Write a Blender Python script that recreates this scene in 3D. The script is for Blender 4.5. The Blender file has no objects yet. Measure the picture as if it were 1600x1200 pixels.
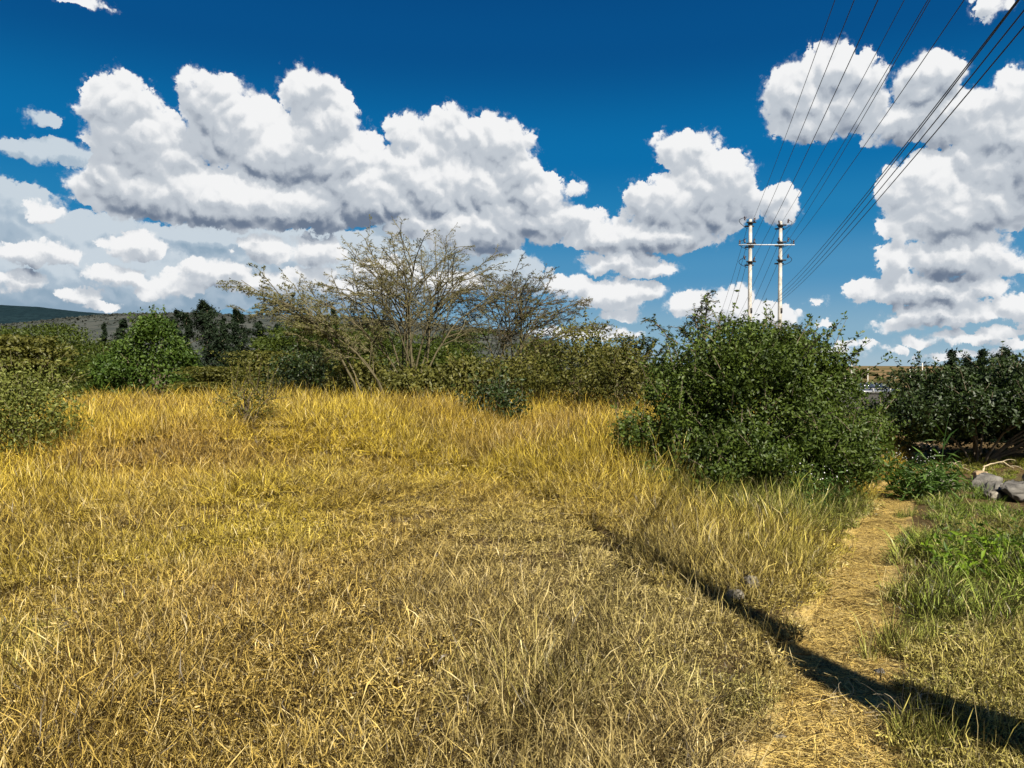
import bpy, math, random
import numpy as np
from mathutils import Vector, Matrix
random.seed(7); RNG = np.random.default_rng(7)
R = math.radians
SC = bpy.context.scene
COL = SC.collection

# ------------------------------------------------------------------ camera
EYE = 1.65
cam_d = bpy.data.cameras.new('camera'); cam = bpy.data.objects.new('camera', cam_d); COL.objects.link(cam)
cam_d.sensor_fit = 'HORIZONTAL'; cam_d.sensor_width = 36; cam_d.lens = 36 * 1186 / 1600
cam_d.clip_start = 0.05; cam_d.clip_end = 20000
cam.location = (0, 0, EYE); cam.rotation_euler = (R(90) - math.atan(28 / 1186), 0, 0)
SC.camera = cam

# ------------------------------------------------------------------ light
SUN_EL, SUN_AZ = 42.0, 159.0            # degrees; azimuth clockwise from the view direction (+Y)
sv = Vector((math.sin(R(SUN_AZ)) * math.cos(R(SUN_EL)), math.cos(R(SUN_AZ)) * math.cos(R(SUN_EL)), math.sin(R(SUN_EL))))
sun_d = bpy.data.lights.new('sun', 'SUN'); sun_d.energy = 5.0; sun_d.angle = R(0.53); sun_d.color = (1.0, 0.93, 0.80)
sun = bpy.data.objects.new('sun', sun_d); COL.objects.link(sun)
sun.rotation_euler = (-sv).to_track_quat('-Z', 'Y').to_euler()
SC.view_settings.view_transform = 'Standard'; SC.view_settings.look = 'None'
SC.view_settings.gamma = 1.0; SC.view_settings.use_curve_mapping = False
SC.view_settings.exposure = 0.85
SC.cycles.max_bounces = 4; SC.cycles.diffuse_bounces = 2; SC.cycles.glossy_bounces = 1; SC.cycles.transmission_bounces = 3; SC.cycles.transparent_max_bounces = 4

# ------------------------------------------------------------------ sky: Nishita plus cumulus, laid out by azimuth and elevation (degrees)
CLOUD_FRONT = [(-27.03,16.67,2.28,2.14), (-26.09,15.02,2.9,2.32), (-22.67,18.81,0.82,0.86), (-20.83,17.44,2.43,2.1), (-19.58,16.13,3.4,2.57), (-14.89,18.82,2.06,1.81), (-13.86,17.02,2.62,2.32), (-16.77,15.11,5.05,2.21), (-25.32,13.7,3.33,2.24), (-24.75,11.9,4.95,2.16), (-20.25,11.64,5.28,2.06), (-26.9,11.49,2.67,1.72), (-12.51,14.75,2.97,2.39), (-10.91,12.62,4.85,2.32), (-15.03,11.31,4.92,1.69), (-8,16.87,1.5,1.21), (-4.78,17.14,1.71,1.47), (-5.26,15.47,2.28,1.98), (-1.68,15.75,3.16,2.43), (0,14.42,2.21,2.01), (-3.84,13.27,5.62,2.48), (-7.64,14.08,2.83,2.13), (1.2,12.39,2.78,1.73), (-2.4,10.54,4.55,2.22), (2.4,10.77,2.78,1.61), (4.6,13.03,0.86,0.63), (3.84,10.76,3.16,1.01), (7.18,9.64,3.41,1.2), (11.59,15.66,1.38,0.95), (13.42,15.13,1.91,1.56), (14.65,13.1,2.96,2.28), (12.39,11.75,3.11,2.01), (9.9,11.67,1.49,1.72), (10.93,9.54,4.4,1.28), (16.58,11.89,1.68,1.49), (14.58,10.76,2.61,1.34), (19.32,11.36,1.5,1.17), (8.36,7.67,2.83,0.93), (10.01,7.26,2.24,0.6), (4.81,6.07,2.2,0.76), (7.76,5.33,3.21,1.13), (7.91,3.72,1.32,0.43), (13.71,4.53,2,0.93), (16.05,4.25,1.78,1.29), (17.95,3.66,2.18,0.82), (19.72,3.49,1.15,0.72), (20.61,18.27,2.43,2.21), (22.67,19.4,1.96,1.79), (24.48,18.77,1.51,1.78), (21.46,16.56,2.74,1.3), (23.9,17.28,2.24,1.67), (28.51,18.16,2.07,1.51), (26.85,15.91,2.59,1.26), (29.63,15.71,2.9,1.61), (32.62,15.06,2.04,1.95), (33.6,16.55,1.33,1.38), (31.97,12.42,2.28,1.93), (28.58,11.72,2.81,2.21), (30.42,10.13,4.22,2.08), (33.68,10.74,2,2.15), (27.19,9.41,1.37,1.08), (30.46,7.18,2.93,1.55), (26.68,6.85,0.92,1.61), (32.39,6.87,1.37,1.2), (28.29,5.08,3.29,0.92), (24.9,5.06,1.35,0.69), (31.54,4.91,1.75,0.73), (29.78,3.55,3.45,0.75), (33.61,3.61,0.87,0.88), (31.94,21.81,1.17,0.76), (-29,22.56,1.24,0.32), (21.99,4.5,0.5,0.27), (22.33,2.9,0.37,0.22), (35.12,12.81,2.57,4.45), (26.8,2.75,1.54,0.43), (-31.86,7.19,2.08,0.72), (-29.4,4.82,1.28,0.5), (-25.61,4.94,0.98,0.43), (-24.02,5.48,1.69,0.7), (-21.35,6.56,2.42,0.88), (-19.23,5.89,1.97,0.72), (-17.7,8.28,1.83,0.89), (-16.62,6.07,2.03,0.68), (-14.83,6.58,1.89,0.73), (-11.41,5.74,2.68,0.7), (-31.48,9.74,1.22,0.56), (-28.11,4.03,0.9,0.3), (-4.81,6.31,2.68,0.76), (-7.65,10.6,1.98,1.19), (24.46,1.41,1.04,0.31), (26.82,1.16,0.85,0.26), (28.4,1.74,1.05,0.34), (29.87,2.17,0.94,0.33), (31.3,1.69,1.13,0.37), (32.69,2.07,0.96,0.32), (33.71,1.4,0.83,0.32), (26.03,2.43,0.62,0.26), (6.72,2.39,2.85,0.38), (3.13,2.5,1.73,0.34), (22.85,0.89,1.64,0.27), (30.53,0.67,2.15,0.25), (-33.26,5.3,1.52,0.64), (-27.53,6.04,1.7,0.63), (-26.16,8.02,1.94,0.76), (-14.14,8.2,2.04,1.18), (-9.54,7.18,2.57,0.84) ]
CLOUD_BACK = [(-31.78,13.48,2.15,0.61), (-29.95,13.46,1.73,0.63), (-31.83,15.37,0.9,0.45), (-32.69,9.5,2.38,1.57), (-30.44,8.32,3.4,1.62), (-33.4,6.88,2.35,1.5), (-27.68,8.75,2.07,1.16), (-26.17,7.39,4.26,1.52), (-21.35,6.56,4.59,1.85), (-17.48,8.38,1.84,0.98), (-15.05,8.17,2.02,1.72), (-22.81,5.18,5.72,1.32), (-7.65,10.69,2.45,1.47), (-4.8,8.89,4.77,1.77), (-8.6,8.13,5.16,2.09), (-0.48,6.8,2.89,1.42), (-16.84,6.06,5.28,1.64), (-31.9,4.37,2.78,0.73), (-11.41,6.21,5.54,1.86), (-33.35,11.17,0.8,0.27), (-35.18,8.66,1.93,3.06), (-28.28,5.79,9.33,2.6), (-13.24,6.86,9.95,2.85), (-21.53,8.88,6.23,0.87) ]
WS = 0.10
EV = 2 ** -SC.view_settings.exposure            # sky colours below are as photographed at this exposure
W = bpy.data.worlds.new('World'); SC.world = W; W.use_nodes = True
nt = W.node_tree; nt.nodes.clear()
class G:
    """small helper to write node graphs as expressions"""
    def __init__(s, nt): s.nt = nt
    def n(s, t, **kw):
        nd = s.nt.nodes.new(t)
        for k, v in kw.items(): setattr(nd, k, v)
        return nd
    def put(s, sock, v):
        if hasattr(v, 'links') or isinstance(v, bpy.types.NodeSocket): s.nt.links.new(v, sock)
        else: sock.default_value = v
    def m(s, op, a, b=None, c=None, clamp=False):
        nd = s.n('ShaderNodeMath', operation=op, use_clamp=clamp)
        s.put(nd.inputs[0], a)
        if b is not None: s.put(nd.inputs[1], b)
        if c is not None: s.put(nd.inputs[2], c)
        return nd.outputs[0]
    def v(s, op, a, b=None, c=None):
        nd = s.n('ShaderNodeVectorMath', operation=op)
        s.put(nd.inputs[0], a)
        if b is not None: s.put(nd.inputs[1], b)
        if c is not None: s.put(nd.inputs[2], c)
        return nd.outputs['Value'] if op in ('DOT_PRODUCT', 'LENGTH', 'DISTANCE') else nd.outputs[0]
    def mix(s, f, a, b, blend='MIX'):
        nd = s.n('ShaderNodeMix', data_type='RGBA', blend_type=blend)
        s.put(nd.inputs[0], f); s.put(nd.inputs[6], a); s.put(nd.inputs[7], b)
        return nd.outputs[2]
    def ramp(s, f, a, b, lo=0.0, hi=1.0, smooth=True):
        nd = s.n('ShaderNodeMapRange', interpolation_type='SMOOTHSTEP' if smooth else 'LINEAR')
        s.put(nd.inputs[0], f); s.put(nd.inputs[1], a); s.put(nd.inputs[2], b); s.put(nd.inputs[3], lo); s.put(nd.inputs[4], hi)
        return nd.outputs[0]
    def noise(s, vec, scale, detail=2, rough=0.5, dist=0.0, color=False, dim='3D', lac=2.0):
        nd = s.n('ShaderNodeTexNoise', noise_dimensions=dim)
        if vec is not None: s.put(nd.inputs['Vector'], vec)
        s.put(nd.inputs['Scale'], scale); nd.inputs['Detail'].default_value = detail
        nd.inputs['Roughness'].default_value = rough; nd.inputs['Distortion'].default_value = dist; nd.inputs['Lacunarity'].default_value = lac
        return nd.outputs['Color' if color else 'Fac']
    def voro(s, vec, scale, detail=0, rough=0.5, feature='SMOOTH_F1', smooth=0.3):
        nd = s.n('ShaderNodeTexVoronoi', feature=feature, voronoi_dimensions='2D')
        s.put(nd.inputs['Vector'], vec); nd.inputs['Scale'].default_value = scale
        nd.inputs['Detail'].default_value = detail; nd.inputs['Roughness'].default_value = rough
        if feature == 'SMOOTH_F1': nd.inputs['Smoothness'].default_value = smooth
        return nd.outputs['Distance']
g = G(nt)
tc = g.n('ShaderNodeTexCoord')
sep = g.n('ShaderNodeSeparateXYZ'); nt.links.new(tc.outputs['Generated'], sep.inputs[0])
DX, DY, DZ = sep.outputs
az = g.m('DEGREES', g.m('ARCTAN2', DX, DY))
azm = g.m('SUBTRACT', g.m('PINGPONG', g.m('ADD', az, 36.0), 72.0), 36.0)     # the same weather all the way round
el = g.m('DEGREES', g.m('ARCSINE', DZ))
cmb = g.n('ShaderNodeCombineXYZ'); nt.links.new(azm, cmb.inputs[0]); nt.links.new(el, cmb.inputs[1])
P0 = cmb.outputs[0]
def blobs(p, lst, k):
    acc = None
    for a, e, ra, re in lst:
        ra *= 1.03; re *= 1.04
        q = g.v('MULTIPLY_ADD', p, (1 / ra, 1 / re, 0), (-a / ra, -e / re, 0))
        d = g.v('DOT_PRODUCT', q, q)
        r = math.sqrt(ra * re)
        h = g.m('MULTIPLY_ADD', d, -0.5 * r, 0.5 * r)
        acc = h if acc is None else g.m('SMOOTH_MAX', acc, h, k)
    return acc if acc is not None else None
def billow(p, octs):                                      # cauliflower lobes: rounded tops, sharp creases
    acc = None
    for sc_, w_ in octs:
        nd = g.n('ShaderNodeTexNoise', noise_dimensions='2D', normalize=False)
        g.put(nd.inputs['Vector'], p); nd.inputs['Scale'].default_value = sc_; nd.inputs['Detail'].default_value = 0.0
        t = g.m('MULTIPLY', g.m('ABSOLUTE', nd.outputs['Fac']), w_)
        acc = t if acc is None else g.m('ADD', acc, t)
    return g.m('SUBTRACT', acc, 0.20)
OCT = ((0.38, 0.75), (0.85, 0.42), (1.9, 0.2), (4.2, 0.09))
class Shared: pass
def shared(seed):
    o = Shared()
    p = g.v('ADD', P0, (seed, seed * 1.7, 0))
    w1 = g.v('SUBTRACT', g.noise(p, 0.5, 1, 0.5, color=True, dim='2D'), (0.5, 0.5, 0.5))
    w2 = g.v('SUBTRACT', g.noise(p, 1.6, 5, 0.62, color=True, dim='2D'), (0.5, 0.5, 0.5))
    o.pw = g.v('ADD', P0, g.v('ADD', g.v('MULTIPLY', w1, (1.3, 0.9, 0)), g.v('MULTIPLY', w2, (0.85, 0.75, 0))))
    ps = g.v('ADD', P0, g.v('ADD', g.v('MULTIPLY', w2, (0.5, 0.4, 0)), (seed, seed, 0)))
    lowb = billow(ps, OCT[:2]); hib = billow(ps, OCT[2:])
    o.B0 = g.m('ADD', g.m('ADD', lowb, hib), 0.20)
    B1 = billow(g.v('ADD', ps, (0.16, 0.40, 0)), OCT[:2])
    o.sh2 = g.m('MULTIPLY_ADD', hib, 0.25, g.m('SUBTRACT', lowb, B1))
    o.sh2 = g.m('ADD', o.sh2, 0.04)
    o.fine = g.m('SUBTRACT', g.noise(p, 2.2, 7, 0.68, dim='2D'), 0.5)
    o.big = g.m('SUBTRACT', g.noise(p, 0.16, 2, 0.5, dim='2D'), 0.5)
    o.sh2 = g.m('MULTIPLY_ADD', o.big, 0.9, o.sh2)
    o.width = g.m('MULTIPLY_ADD', g.noise(p, 0.6, 2, 0.5, dim='2D'), 1.5, -0.42)
    return o
S1, S2 = shared(3.1), shared(11.7)
sky = g.n('ShaderNodeTexSky', sky_type='NISHITA'); sky.sun_disc = False
sky.sun_elevation = R(SUN_EL); sky.sun_rotation = R(SUN_AZ); sky.altitude = 1600; sky.air_density = 1.0; sky.dust_density = 0.3; sky.ozone_density = 3.0
def C(*rgb): return tuple(x * EV / WS for x in rgb) + (1,)
cr_ = g.n('ShaderNodeValToRGB'); cr_.color_ramp.interpolation = 'EASE'
els = [(0.0, (.36, .50, .60)), (0.07, (.24, .42, .56)), (0.23, (.075, .285, .51)), (0.36, (.014, .205, .45)), (0.50, (.001, .152, .395)), (0.75, (.0005, .078, .255)), (1.0, (.0005, .05, .19))]
ce = cr_.color_ramp.elements
ce[0].position, ce[0].color = els[0][0], C(*els[0][1]); ce[1].position, ce[1].color = els[-1][0], C(*els[-1][1])
for p_, c_ in els[1:-1]: x_ = ce.new(p_); x_.color = C(*c_)
nt.links.new(g.m('DIVIDE', el, 30.0, clamp=True), cr_.inputs[0])
base = g.mix(0.99, sky.outputs[0], cr_.outputs[0])
RF = ((.15, .195, .275), (.53, .575, .63), (.90, .905, .91))
RB = ((.27, .38, .49), (.39, .49, .59), (.58, .66, .73))
def layer_group(name, lst, k, off, ramp_cols):
    """one cloud layer of one sector as a node group: (Color, pw, B0, sh2, fine, width) -> Color"""
    global g
    gt = bpy.data.node_groups.new(name, 'ShaderNodeTree')
    I = gt.interface
    for nm, tp in (('Color', 'NodeSocketColor'), ('pw', 'NodeSocketVector'), ('B0', 'NodeSocketFloat'), ('sh2', 'NodeSocketFloat'), ('fine', 'NodeSocketFloat'), ('width', 'NodeSocketFloat')):
        I.new_socket(name=nm, in_out='INPUT', socket_type=tp)
    I.new_socket(name='Color', in_out='OUTPUT', socket_type='NodeSocketColor')
    keep, g = g, G(gt)
    gi = g.n('NodeGroupInput'); go = g.n('NodeGroupOutput')
    c, pw, B0, sh2, fine, width = gi.outputs[:6]
    D0 = blobs(pw, lst, k)
    Da = blobs(g.v('ADD', pw, (0.25, 0.9, 0)), lst, k)
    dens = g.m('ADD', g.m('MULTIPLY_ADD', B0, 0.85, g.m('ADD', D0, off)), g.m('MULTIPLY', fine, 0.62))
    alpha = g.ramp(dens, 0.0, g.m('MAXIMUM', width, 0.11))
    veil = g.ramp(g.m('MULTIPLY_ADD', fine, 0.9, dens), -0.22, 0.90, 0.0, 0.40)       # thin ragged vapour round the solid cloud
    alpha = g.m('MAXIMUM', alpha, veil)
    thick = g.ramp(dens, 0.0, 0.9, 0.22, 0.0)
    t = g.m('MULTIPLY_ADD', g.m('SUBTRACT', D0, Da), 0.50, 0.50)
    t = g.m('ADD', t, g.m('MULTIPLY', sh2, 0.62))
    t = g.m('ADD', t, g.m('MULTIPLY', fine, 0.14))
    t = g.m('ADD', t, thick, clamp=True)
    cr = g.n('ShaderNodeValToRGB'); e = cr.color_ramp.elements; cr.color_ramp.interpolation = 'EASE'
    dark, mid, lite = ramp_cols
    e[0].position = 0.0; e[0].color = (*[x * EV / WS for x in dark], 1); e[1].position = 0.86; e[1].color = (*[x * EV / WS for x in lite], 1)
    x = e.new(0.45); x.color = (*[x * EV / WS for x in mid], 1)
    gt.links.new(t, cr.inputs[0])
    gt.links.new(g.mix(alpha, c, cr.outputs[0]), go.inputs[0])
    g = keep
    return gt
def near(lst, lo, hi): return [b for b in lst if b[0] + b[2] * 1.05 > lo - 1.6 and b[0] - b[2] * 1.05 < hi + 1.6]
def layer_col(c, S, name, lst, *args):
    if not lst: return c
    nd = g.n('ShaderNodeGroup'); nd.node_tree = layer_group(name, lst, *args)
    for i, v in enumerate((c, S.pw, S.B0, S.sh2, S.fine, S.width)): nt.links.new(v, nd.inputs[i])
    return nd.outputs[0]
def bgnode(c):
    b = g.n('ShaderNodeBackground'); nt.links.new(c, b.inputs[0]); b.inputs[1].default_value = WS
    return b.outputs[0]
def choose(f, a, b):
    m = g.n('ShaderNodeMixShader'); nt.links.new(f, m.inputs[0]); nt.links.new(a, m.inputs[1]); nt.links.new(b, m.inputs[2])
    return m.outputs[0]
edges = [-40, -26, -17, -8, 2, 13, 23, 29, 40]
acc = None
for lo, hi in zip(edges[:-1], edges[1:]):            # a sector evaluates only its own clouds
    c = layer_col(base, S2, 'back', near(CLOUD_BACK, lo, hi), 0.45, 0.16, RB)
    c = layer_col(c, S1, 'front', near(CLOUD_FRONT, lo, hi), 0.20, 0.08, RF)
    b = bgnode(c)
    acc = b if acc is None else choose(g.m('GREATER_THAN', azm, lo), acc, b)
clear = bgnode(base)
acc = choose(g.m('GREATER_THAN', el, 24.5), acc, clear)
acc = choose(g.m('LESS_THAN', el, -1.0), acc, clear)
out = g.n('ShaderNodeOutputWorld'); nt.links.new(acc, out.inputs[0])
W.cycles.sampling_method = 'MANUAL'; W.cycles.sample_map_resolution = 512

# ------------------------------------------------------------------ helpers
def sstep(a, b, x):
    t = np.clip((np.asarray(x, float) - a) / (b - a), 0, 1); return t * t * (3 - 2 * t)
_lat = np.random.default_rng(99).random((257, 257))
def vnoise(x, y, s=1.0, seed=0):
    """smooth value noise in 0..1, lattice spacing s metres"""
    x = np.asarray(x, float) / s + seed * 17.31 + 1000; y = np.asarray(y, float) / s + seed * 7.77 + 1000
    xi = np.floor(x).astype(int); yi = np.floor(y).astype(int); fx = x - xi; fy = y - yi
    fx = fx * fx * (3 - 2 * fx); fy = fy * fy * (3 - 2 * fy)
    L = lambda i, j: _lat[i % 257, j % 257]
    return (L(xi, yi) * (1 - fx) + L(xi + 1, yi) * fx) * (1 - fy) + (L(xi, yi + 1) * (1 - fx) + L(xi + 1, yi + 1) * fx) * fy
def fbm(x, y, s, seed=0, n=4):
    v = 0; a = 1; t = 0
    for i in range(n):
        v = v + a * vnoise(x, y, s / 2 ** i, seed + i); t += a; a *= 0.5
    return v / t
def at(px, d):
    """x of a thing seen in column px (of 1600) that stands d metres down the field"""
    return (px - 800) / 1186.0 * d
def link(o, parent=None):
    COL.objects.link(o)
    if parent is not None: o.parent = parent
    return o
def tag(o, label=None, cat=None, group=None, kind=None):
    if label: o['label'] = label
    if cat: o['category'] = cat
    if group: o['group'] = group
    if kind: o['kind'] = kind
    return o
def empty(name, loc, label, cat, group=None, rz=0.0):
    o = bpy.data.objects.new(name, None); o.empty_display_size = 0.2
    o.location = loc; o.rotation_euler = (0, 0, rz); link(o)
    return tag(o, label, cat, group)
def mesh_np(name, V, F, mat=None, smooth=False, attrs=None):
    """V (n,3); F list of arrays of faces (m,3) or (m,4)"""
    me = bpy.data.meshes.new(name)
    V = np.asarray(V, np.float32)
    if not isinstance(F, list): F = [F]
    F = [np.asarray(f, np.int32) for f in F if len(f)]
    me.vertices.add(len(V)); me.vertices.foreach_set('co', V.ravel())
    loops = np.concatenate([f.ravel() for f in F]); sizes = np.concatenate([np.full(len(f), f.shape[1], np.int32) for f in F])
    starts = np.concatenate([[0], np.cumsum(sizes)[:-1]]).astype(np.int32)
    me.loops.add(len(loops)); me.loops.foreach_set('vertex_index', loops)
    me.polygons.add(len(sizes)); me.polygons.foreach_set('loop_start', starts); me.polygons.foreach_set('loop_total', sizes)
    if smooth: me.polygons.foreach_set('use_smooth', np.ones(len(sizes), bool))
    for k, v in (attrs or {}).items():
        v = np.asarray(v, np.float32)
        if v.ndim == 1: a = me.attributes.new(k, 'FLOAT', 'POINT'); a.data.foreach_set('value', v)
        else: a = me.attributes.new(k, 'FLOAT_COLOR', 'POINT'); a.data.foreach_set('color', np.c_[v, np.ones(len(v))].astype(np.float32).ravel())
    me.update(calc_edges=True); me.validate()
    if mat: me.materials.append(mat)
    return me
def obj(name, me, parent=None, loc=None):
    o = bpy.data.objects.new(name, me)
    if loc is not None: o.location = loc
    return link(o, parent)

# ------------------------------------------------------------------ materials
def new_mat(name):
    m = bpy.data.materials.new(name); m.use_nodes = True; t = m.node_tree; t.nodes.clear()
    gg = G(t); o = gg.n('ShaderNodeOutputMaterial')
    return m, gg, o
def solid(name, col, rough=0.8, nscale=30, namp=0.25, bump=0.0, spec=0.3, metal=0.0):
    m, q, o = new_mat(name)
    tc_ = q.n('ShaderNodeTexCoord').outputs['Object']
    n1 = q.noise(tc_, nscale, 5, 0.6)
    f = q.ramp(n1, 0.3, 0.7, 1 - namp, 1 + namp, smooth=False)
    c = q.mix(1.0, (*col, 1), f, 'MULTIPLY')
    b = q.n('ShaderNodeBsdfPrincipled'); q.put(b.inputs['Base Color'], c); b.inputs['Roughness'].default_value = rough
    b.inputs['Specular IOR Level'].default_value = spec; b.inputs['Metallic'].default_value = metal
    if bump:
        bn = q.n('ShaderNodeBump'); bn.inputs['Strength'].default_value = bump; bn.inputs['Distance'].default_value = 0.02
        q.put(bn.inputs['Height'], n1); q.nt.links.new(bn.outputs[0], b.inputs['Normal'])
    q.nt.links.new(b.outputs[0], o.inputs[0]); return m
def blade_mat(name, trans=0.10, tint_attr=True, cols=None):
    """grass: tint comes with each tuft, variation with each blade, paler tips"""
    m, q, o = new_mat(name)
    tint = q.n('ShaderNodeAttribute', attribute_type='INSTANCER', attribute_name='tint').outputs['Color']
    var = q.n('ShaderNodeAttribute', attribute_type='GEOMETRY', attribute_name='var').outputs['Fac']
    hh = q.n('ShaderNodeAttribute', attribute_type='GEOMETRY', attribute_name='along').outputs['Fac']
    v = q.ramp(var, 0.40, 1, 0.95, 2.2, smooth=False)
    c = q.mix(1.0, tint, v, 'MULTIPLY')
    c = q.mix(q.ramp(var, 0.91, 0.98, 0.0, 0.8), c, (0.56, 0.45, 0.22, 1))      # bleached straw
    c = q.mix(q.ramp(var, 0.52, 0.40, 0.0, 0.93), c, q.mix(1.0, tint, (0.13, 0.105, 0.10, 1), 'MULTIPLY'))        # dead brown blades, made dark enough to stand in for shaded gaps
    d = q.n('ShaderNodeBsdfDiffuse'); q.put(d.inputs[0], c)
    t = q.n('ShaderNodeBsdfTranslucent'); q.put(t.inputs[0], c)
    gl = q.n('ShaderNodeBsdfGlossy'); gl.inputs['Roughness'].default_value = 0.42; q.put(gl.inputs[0], (1, 0.97, 0.9, 1))
    mx = q.n('ShaderNodeMixShader'); mx.inputs[0].default_value = trans; q.nt.links.new(d.outputs[0], mx.inputs[1]); q.nt.links.new(t.outputs[0], mx.inputs[2])
    m2 = q.n('ShaderNodeMixShader'); m2.inputs[0].default_value = 0.025; q.nt.links.new(mx.outputs[0], m2.inputs[1]); q.nt.links.new(gl.outputs[0], m2.inputs[2])
    q.nt.links.new(m2.outputs[0], o.inputs[0]); return m
def leaf_mat(name, dark, lite, trans=0.28, gloss=0.02, rough=0.5):
    m, q, o = new_mat(name)
    var = q.n('ShaderNodeAttribute', attribute_type='GEOMETRY', attribute_name='var').outputs['Fac']
    c = q.mix(var, (*dark, 1), (*lite, 1))
    d = q.n('ShaderNodeBsdfDiffuse'); q.put(d.inputs[0], c)
    t = q.n('ShaderNodeBsdfTranslucent'); q.put(t.inputs[0], q.mix(1.0, c, (1.2, 1.25, 0.5, 1), 'MULTIPLY'))
    gl = q.n('ShaderNodeBsdfGlossy'); gl.inputs['Roughness'].default_value = rough
    mx = q.n('ShaderNodeMixShader'); mx.inputs[0].default_value = trans; q.nt.links.new(d.outputs[0], mx.inputs[1]); q.nt.links.new(t.outputs[0], mx.inputs[2])
    m2 = q.n('ShaderNodeMixShader'); m2.inputs[0].default_value = gloss; q.nt.links.new(mx.outputs[0], m2.inputs[1]); q.nt.links.new(gl.outputs[0], m2.inputs[2])
    q.nt.links.new(m2.outputs[0], o.inputs[0]); return m

# ------------------------------------------------------------------ terrain
PATH_Y = np.array([-3, 0.5, 2, 3.12, 3.71, 4.57, 5.97, 7.9, 9.4, 13, 18, 25.]); PATH_X = np.array([-0.1, 0.35, .9, 1.29, 1.56, 2.02, 2.69, 3.83, 4.7, 6.9, 9.5, 12.])
def path_x(y): return np.interp(y, PATH_Y, PATH_X)
def path_w(y): return np.interp(y, [1, 3.4, 5, 8, 13, 20], [0.72, 0.74, 0.74, 0.58, 0.48, 0.4])      # it narrows away from the camera
def path_off(x, y):
    """signed distance across the footpath (negative = left of it)"""
    return (np.asarray(x) - path_x(y)) * 0.88 / path_w(y)
def rut_off(x, y): return x + 0.36 * (y - 3.15) - 1.80 + 0.6 * (fbm(y, y * 0, 1.6, 77, 2) - 0.5)
def H(x, y):
    x = np.asarray(x, float); y = np.asarray(y, float)
    r = np.hypot(x, y); po = path_off(x, y)
    left = sstep(-0.25, -3.2, po * path_w(y))
    wob = fbm(x, y, 6, 3, 3) - 0.5
    mound = 0.62 * sstep(3.5, 14.5, y + 2.5 * wob) * left
    bank = 0.13 * sstep(-0.22, -0.65, po) * sstep(1, 2.5, y) + 0.07 * sstep(0.25, 0.8, po)
    lump = 0.50 * (fbm(x, y, 3.8, 8, 3) - 0.5) * sstep(1.2, 4.5, r) * sstep(-0.5, -2.2, po * path_w(y)) + 0.08 * (fbm(x, y, 1.3, 9, 2) - 0.5) * sstep(0.2, 1.0, np.abs(po)) + 0.03 * (fbm(x, y, 0.5, 5, 2) - 0.5)
    rutz = -0.20 * np.exp(-(rut_off(x, y) / 0.26) ** 2) * sstep(4.6, 5.6, y) * sstep(12.5, 10, y)
    hump = lambda cx, cy, rx, ry, h: h * np.exp(-((x - cx) / rx) ** 2 - ((y - cy) / ry) ** 2)
    humps = hump(-4.6, 10.8, 2.2, 1.6, 0.22) + hump(-1.4, 11.8, 1.3, 1.5, 0.24) + hump(-2.2, 7.6, 1.8, 0.9, 0.13) + hump(1.5, 10.6, 1.0, 1.4, 0.18) - hump(0.1, 12.2, 0.9, 1.6, 0.26) - hump(-3.4, 8.9, 2.2, 0.6, 0.16) - hump(-0.6, 9.2, 1.0, 0.7, 0.16)
    z = mound + bank + lump + rutz + humps
    # behind the crest the land drops into a wide valley and climbs to the plain
    z = z - 2.6 * sstep(16.5, 42, r) - 5.0 * sstep(45, 150, r) + 1.6 * (fbm(x, y, 60, 20, 4) - 0.5) * sstep(40, 120, r)
    z = z + 7.5 * sstep(250, 2600, r) + 9 * (fbm(x, y, 420, 31, 4) - 0.5) * sstep(200, 700, r) * sstep(5000, 2500, r)
    return z
def Hf(x, y): return float(H(x, y))
nth = 420
th = np.linspace(-math.pi, math.pi, nth, endpoint=False)
# azimuth samples crowd towards the view
th = th - 0.62 * np.sin(th)
rr = np.concatenate([[0.0], np.geomspace(0.6, 30, 170), np.geomspace(31, 9000, 110)])
TH, RR = np.meshgrid(th, rr[1:]); X = RR * np.sin(TH); Y = RR * np.cos(TH); Z = H(X, Y)
V = np.concatenate([[[0, 0, Hf(0, 0)]], np.stack([X.ravel(), Y.ravel(), Z.ravel()], 1)])
i0 = 1 + np.arange(nth); i1 = 1 + (np.arange(nth) + 1) % nth
nr = len(rr) - 1
tri = np.stack([np.zeros(nth, int), i1, i0], 1)
q_ = []
for k in range(nr - 1): q_.append(np.stack([i0 + k * nth, i1 + k * nth, i1 + (k + 1) * nth, i0 + (k + 1) * nth], 1))
m, q, o_ = new_mat('dry_earth')
pos = q.n('ShaderNodeNewGeometry').outputs['Position']
sepp = q.n('ShaderNodeSeparateXYZ'); q.nt.links.new(pos, sepp.inputs[0])
dist = q.v('LENGTH', pos)
n_a = q.noise(pos, 0.9, 5, 0.6); n_b = q.noise(pos, 14, 5, 0.65); n_c = q.noise(pos, 0.02, 5, 0.6); n_d = q.noise(pos, 0.004, 4, 0.6)
soil = q.mix(q.ramp(n_b, 0.35, 0.65), (0.07, 0.048, 0.024, 1), (0.17, 0.115, 0.055, 1))
soil = q.mix(q.ramp(n_a, 0.45, 0.7), soil, (0.13, 0.10, 0.05, 1))
far1 = q.mix(q.ramp(n_c, 0.38, 0.62), (0.16, 0.115, 0.055, 1), (0.075, 0.075, 0.03, 1))
far1 = q.mix(q.ramp(n_d, 0.45, 0.6), far1, (0.22, 0.145, 0.08, 1))
colr = q.mix(q.ramp(dist, 25, 60), soil, far1)
bs = q.n('ShaderNodeBsdfDiffuse'); q.put(bs.inputs[0], colr)
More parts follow.
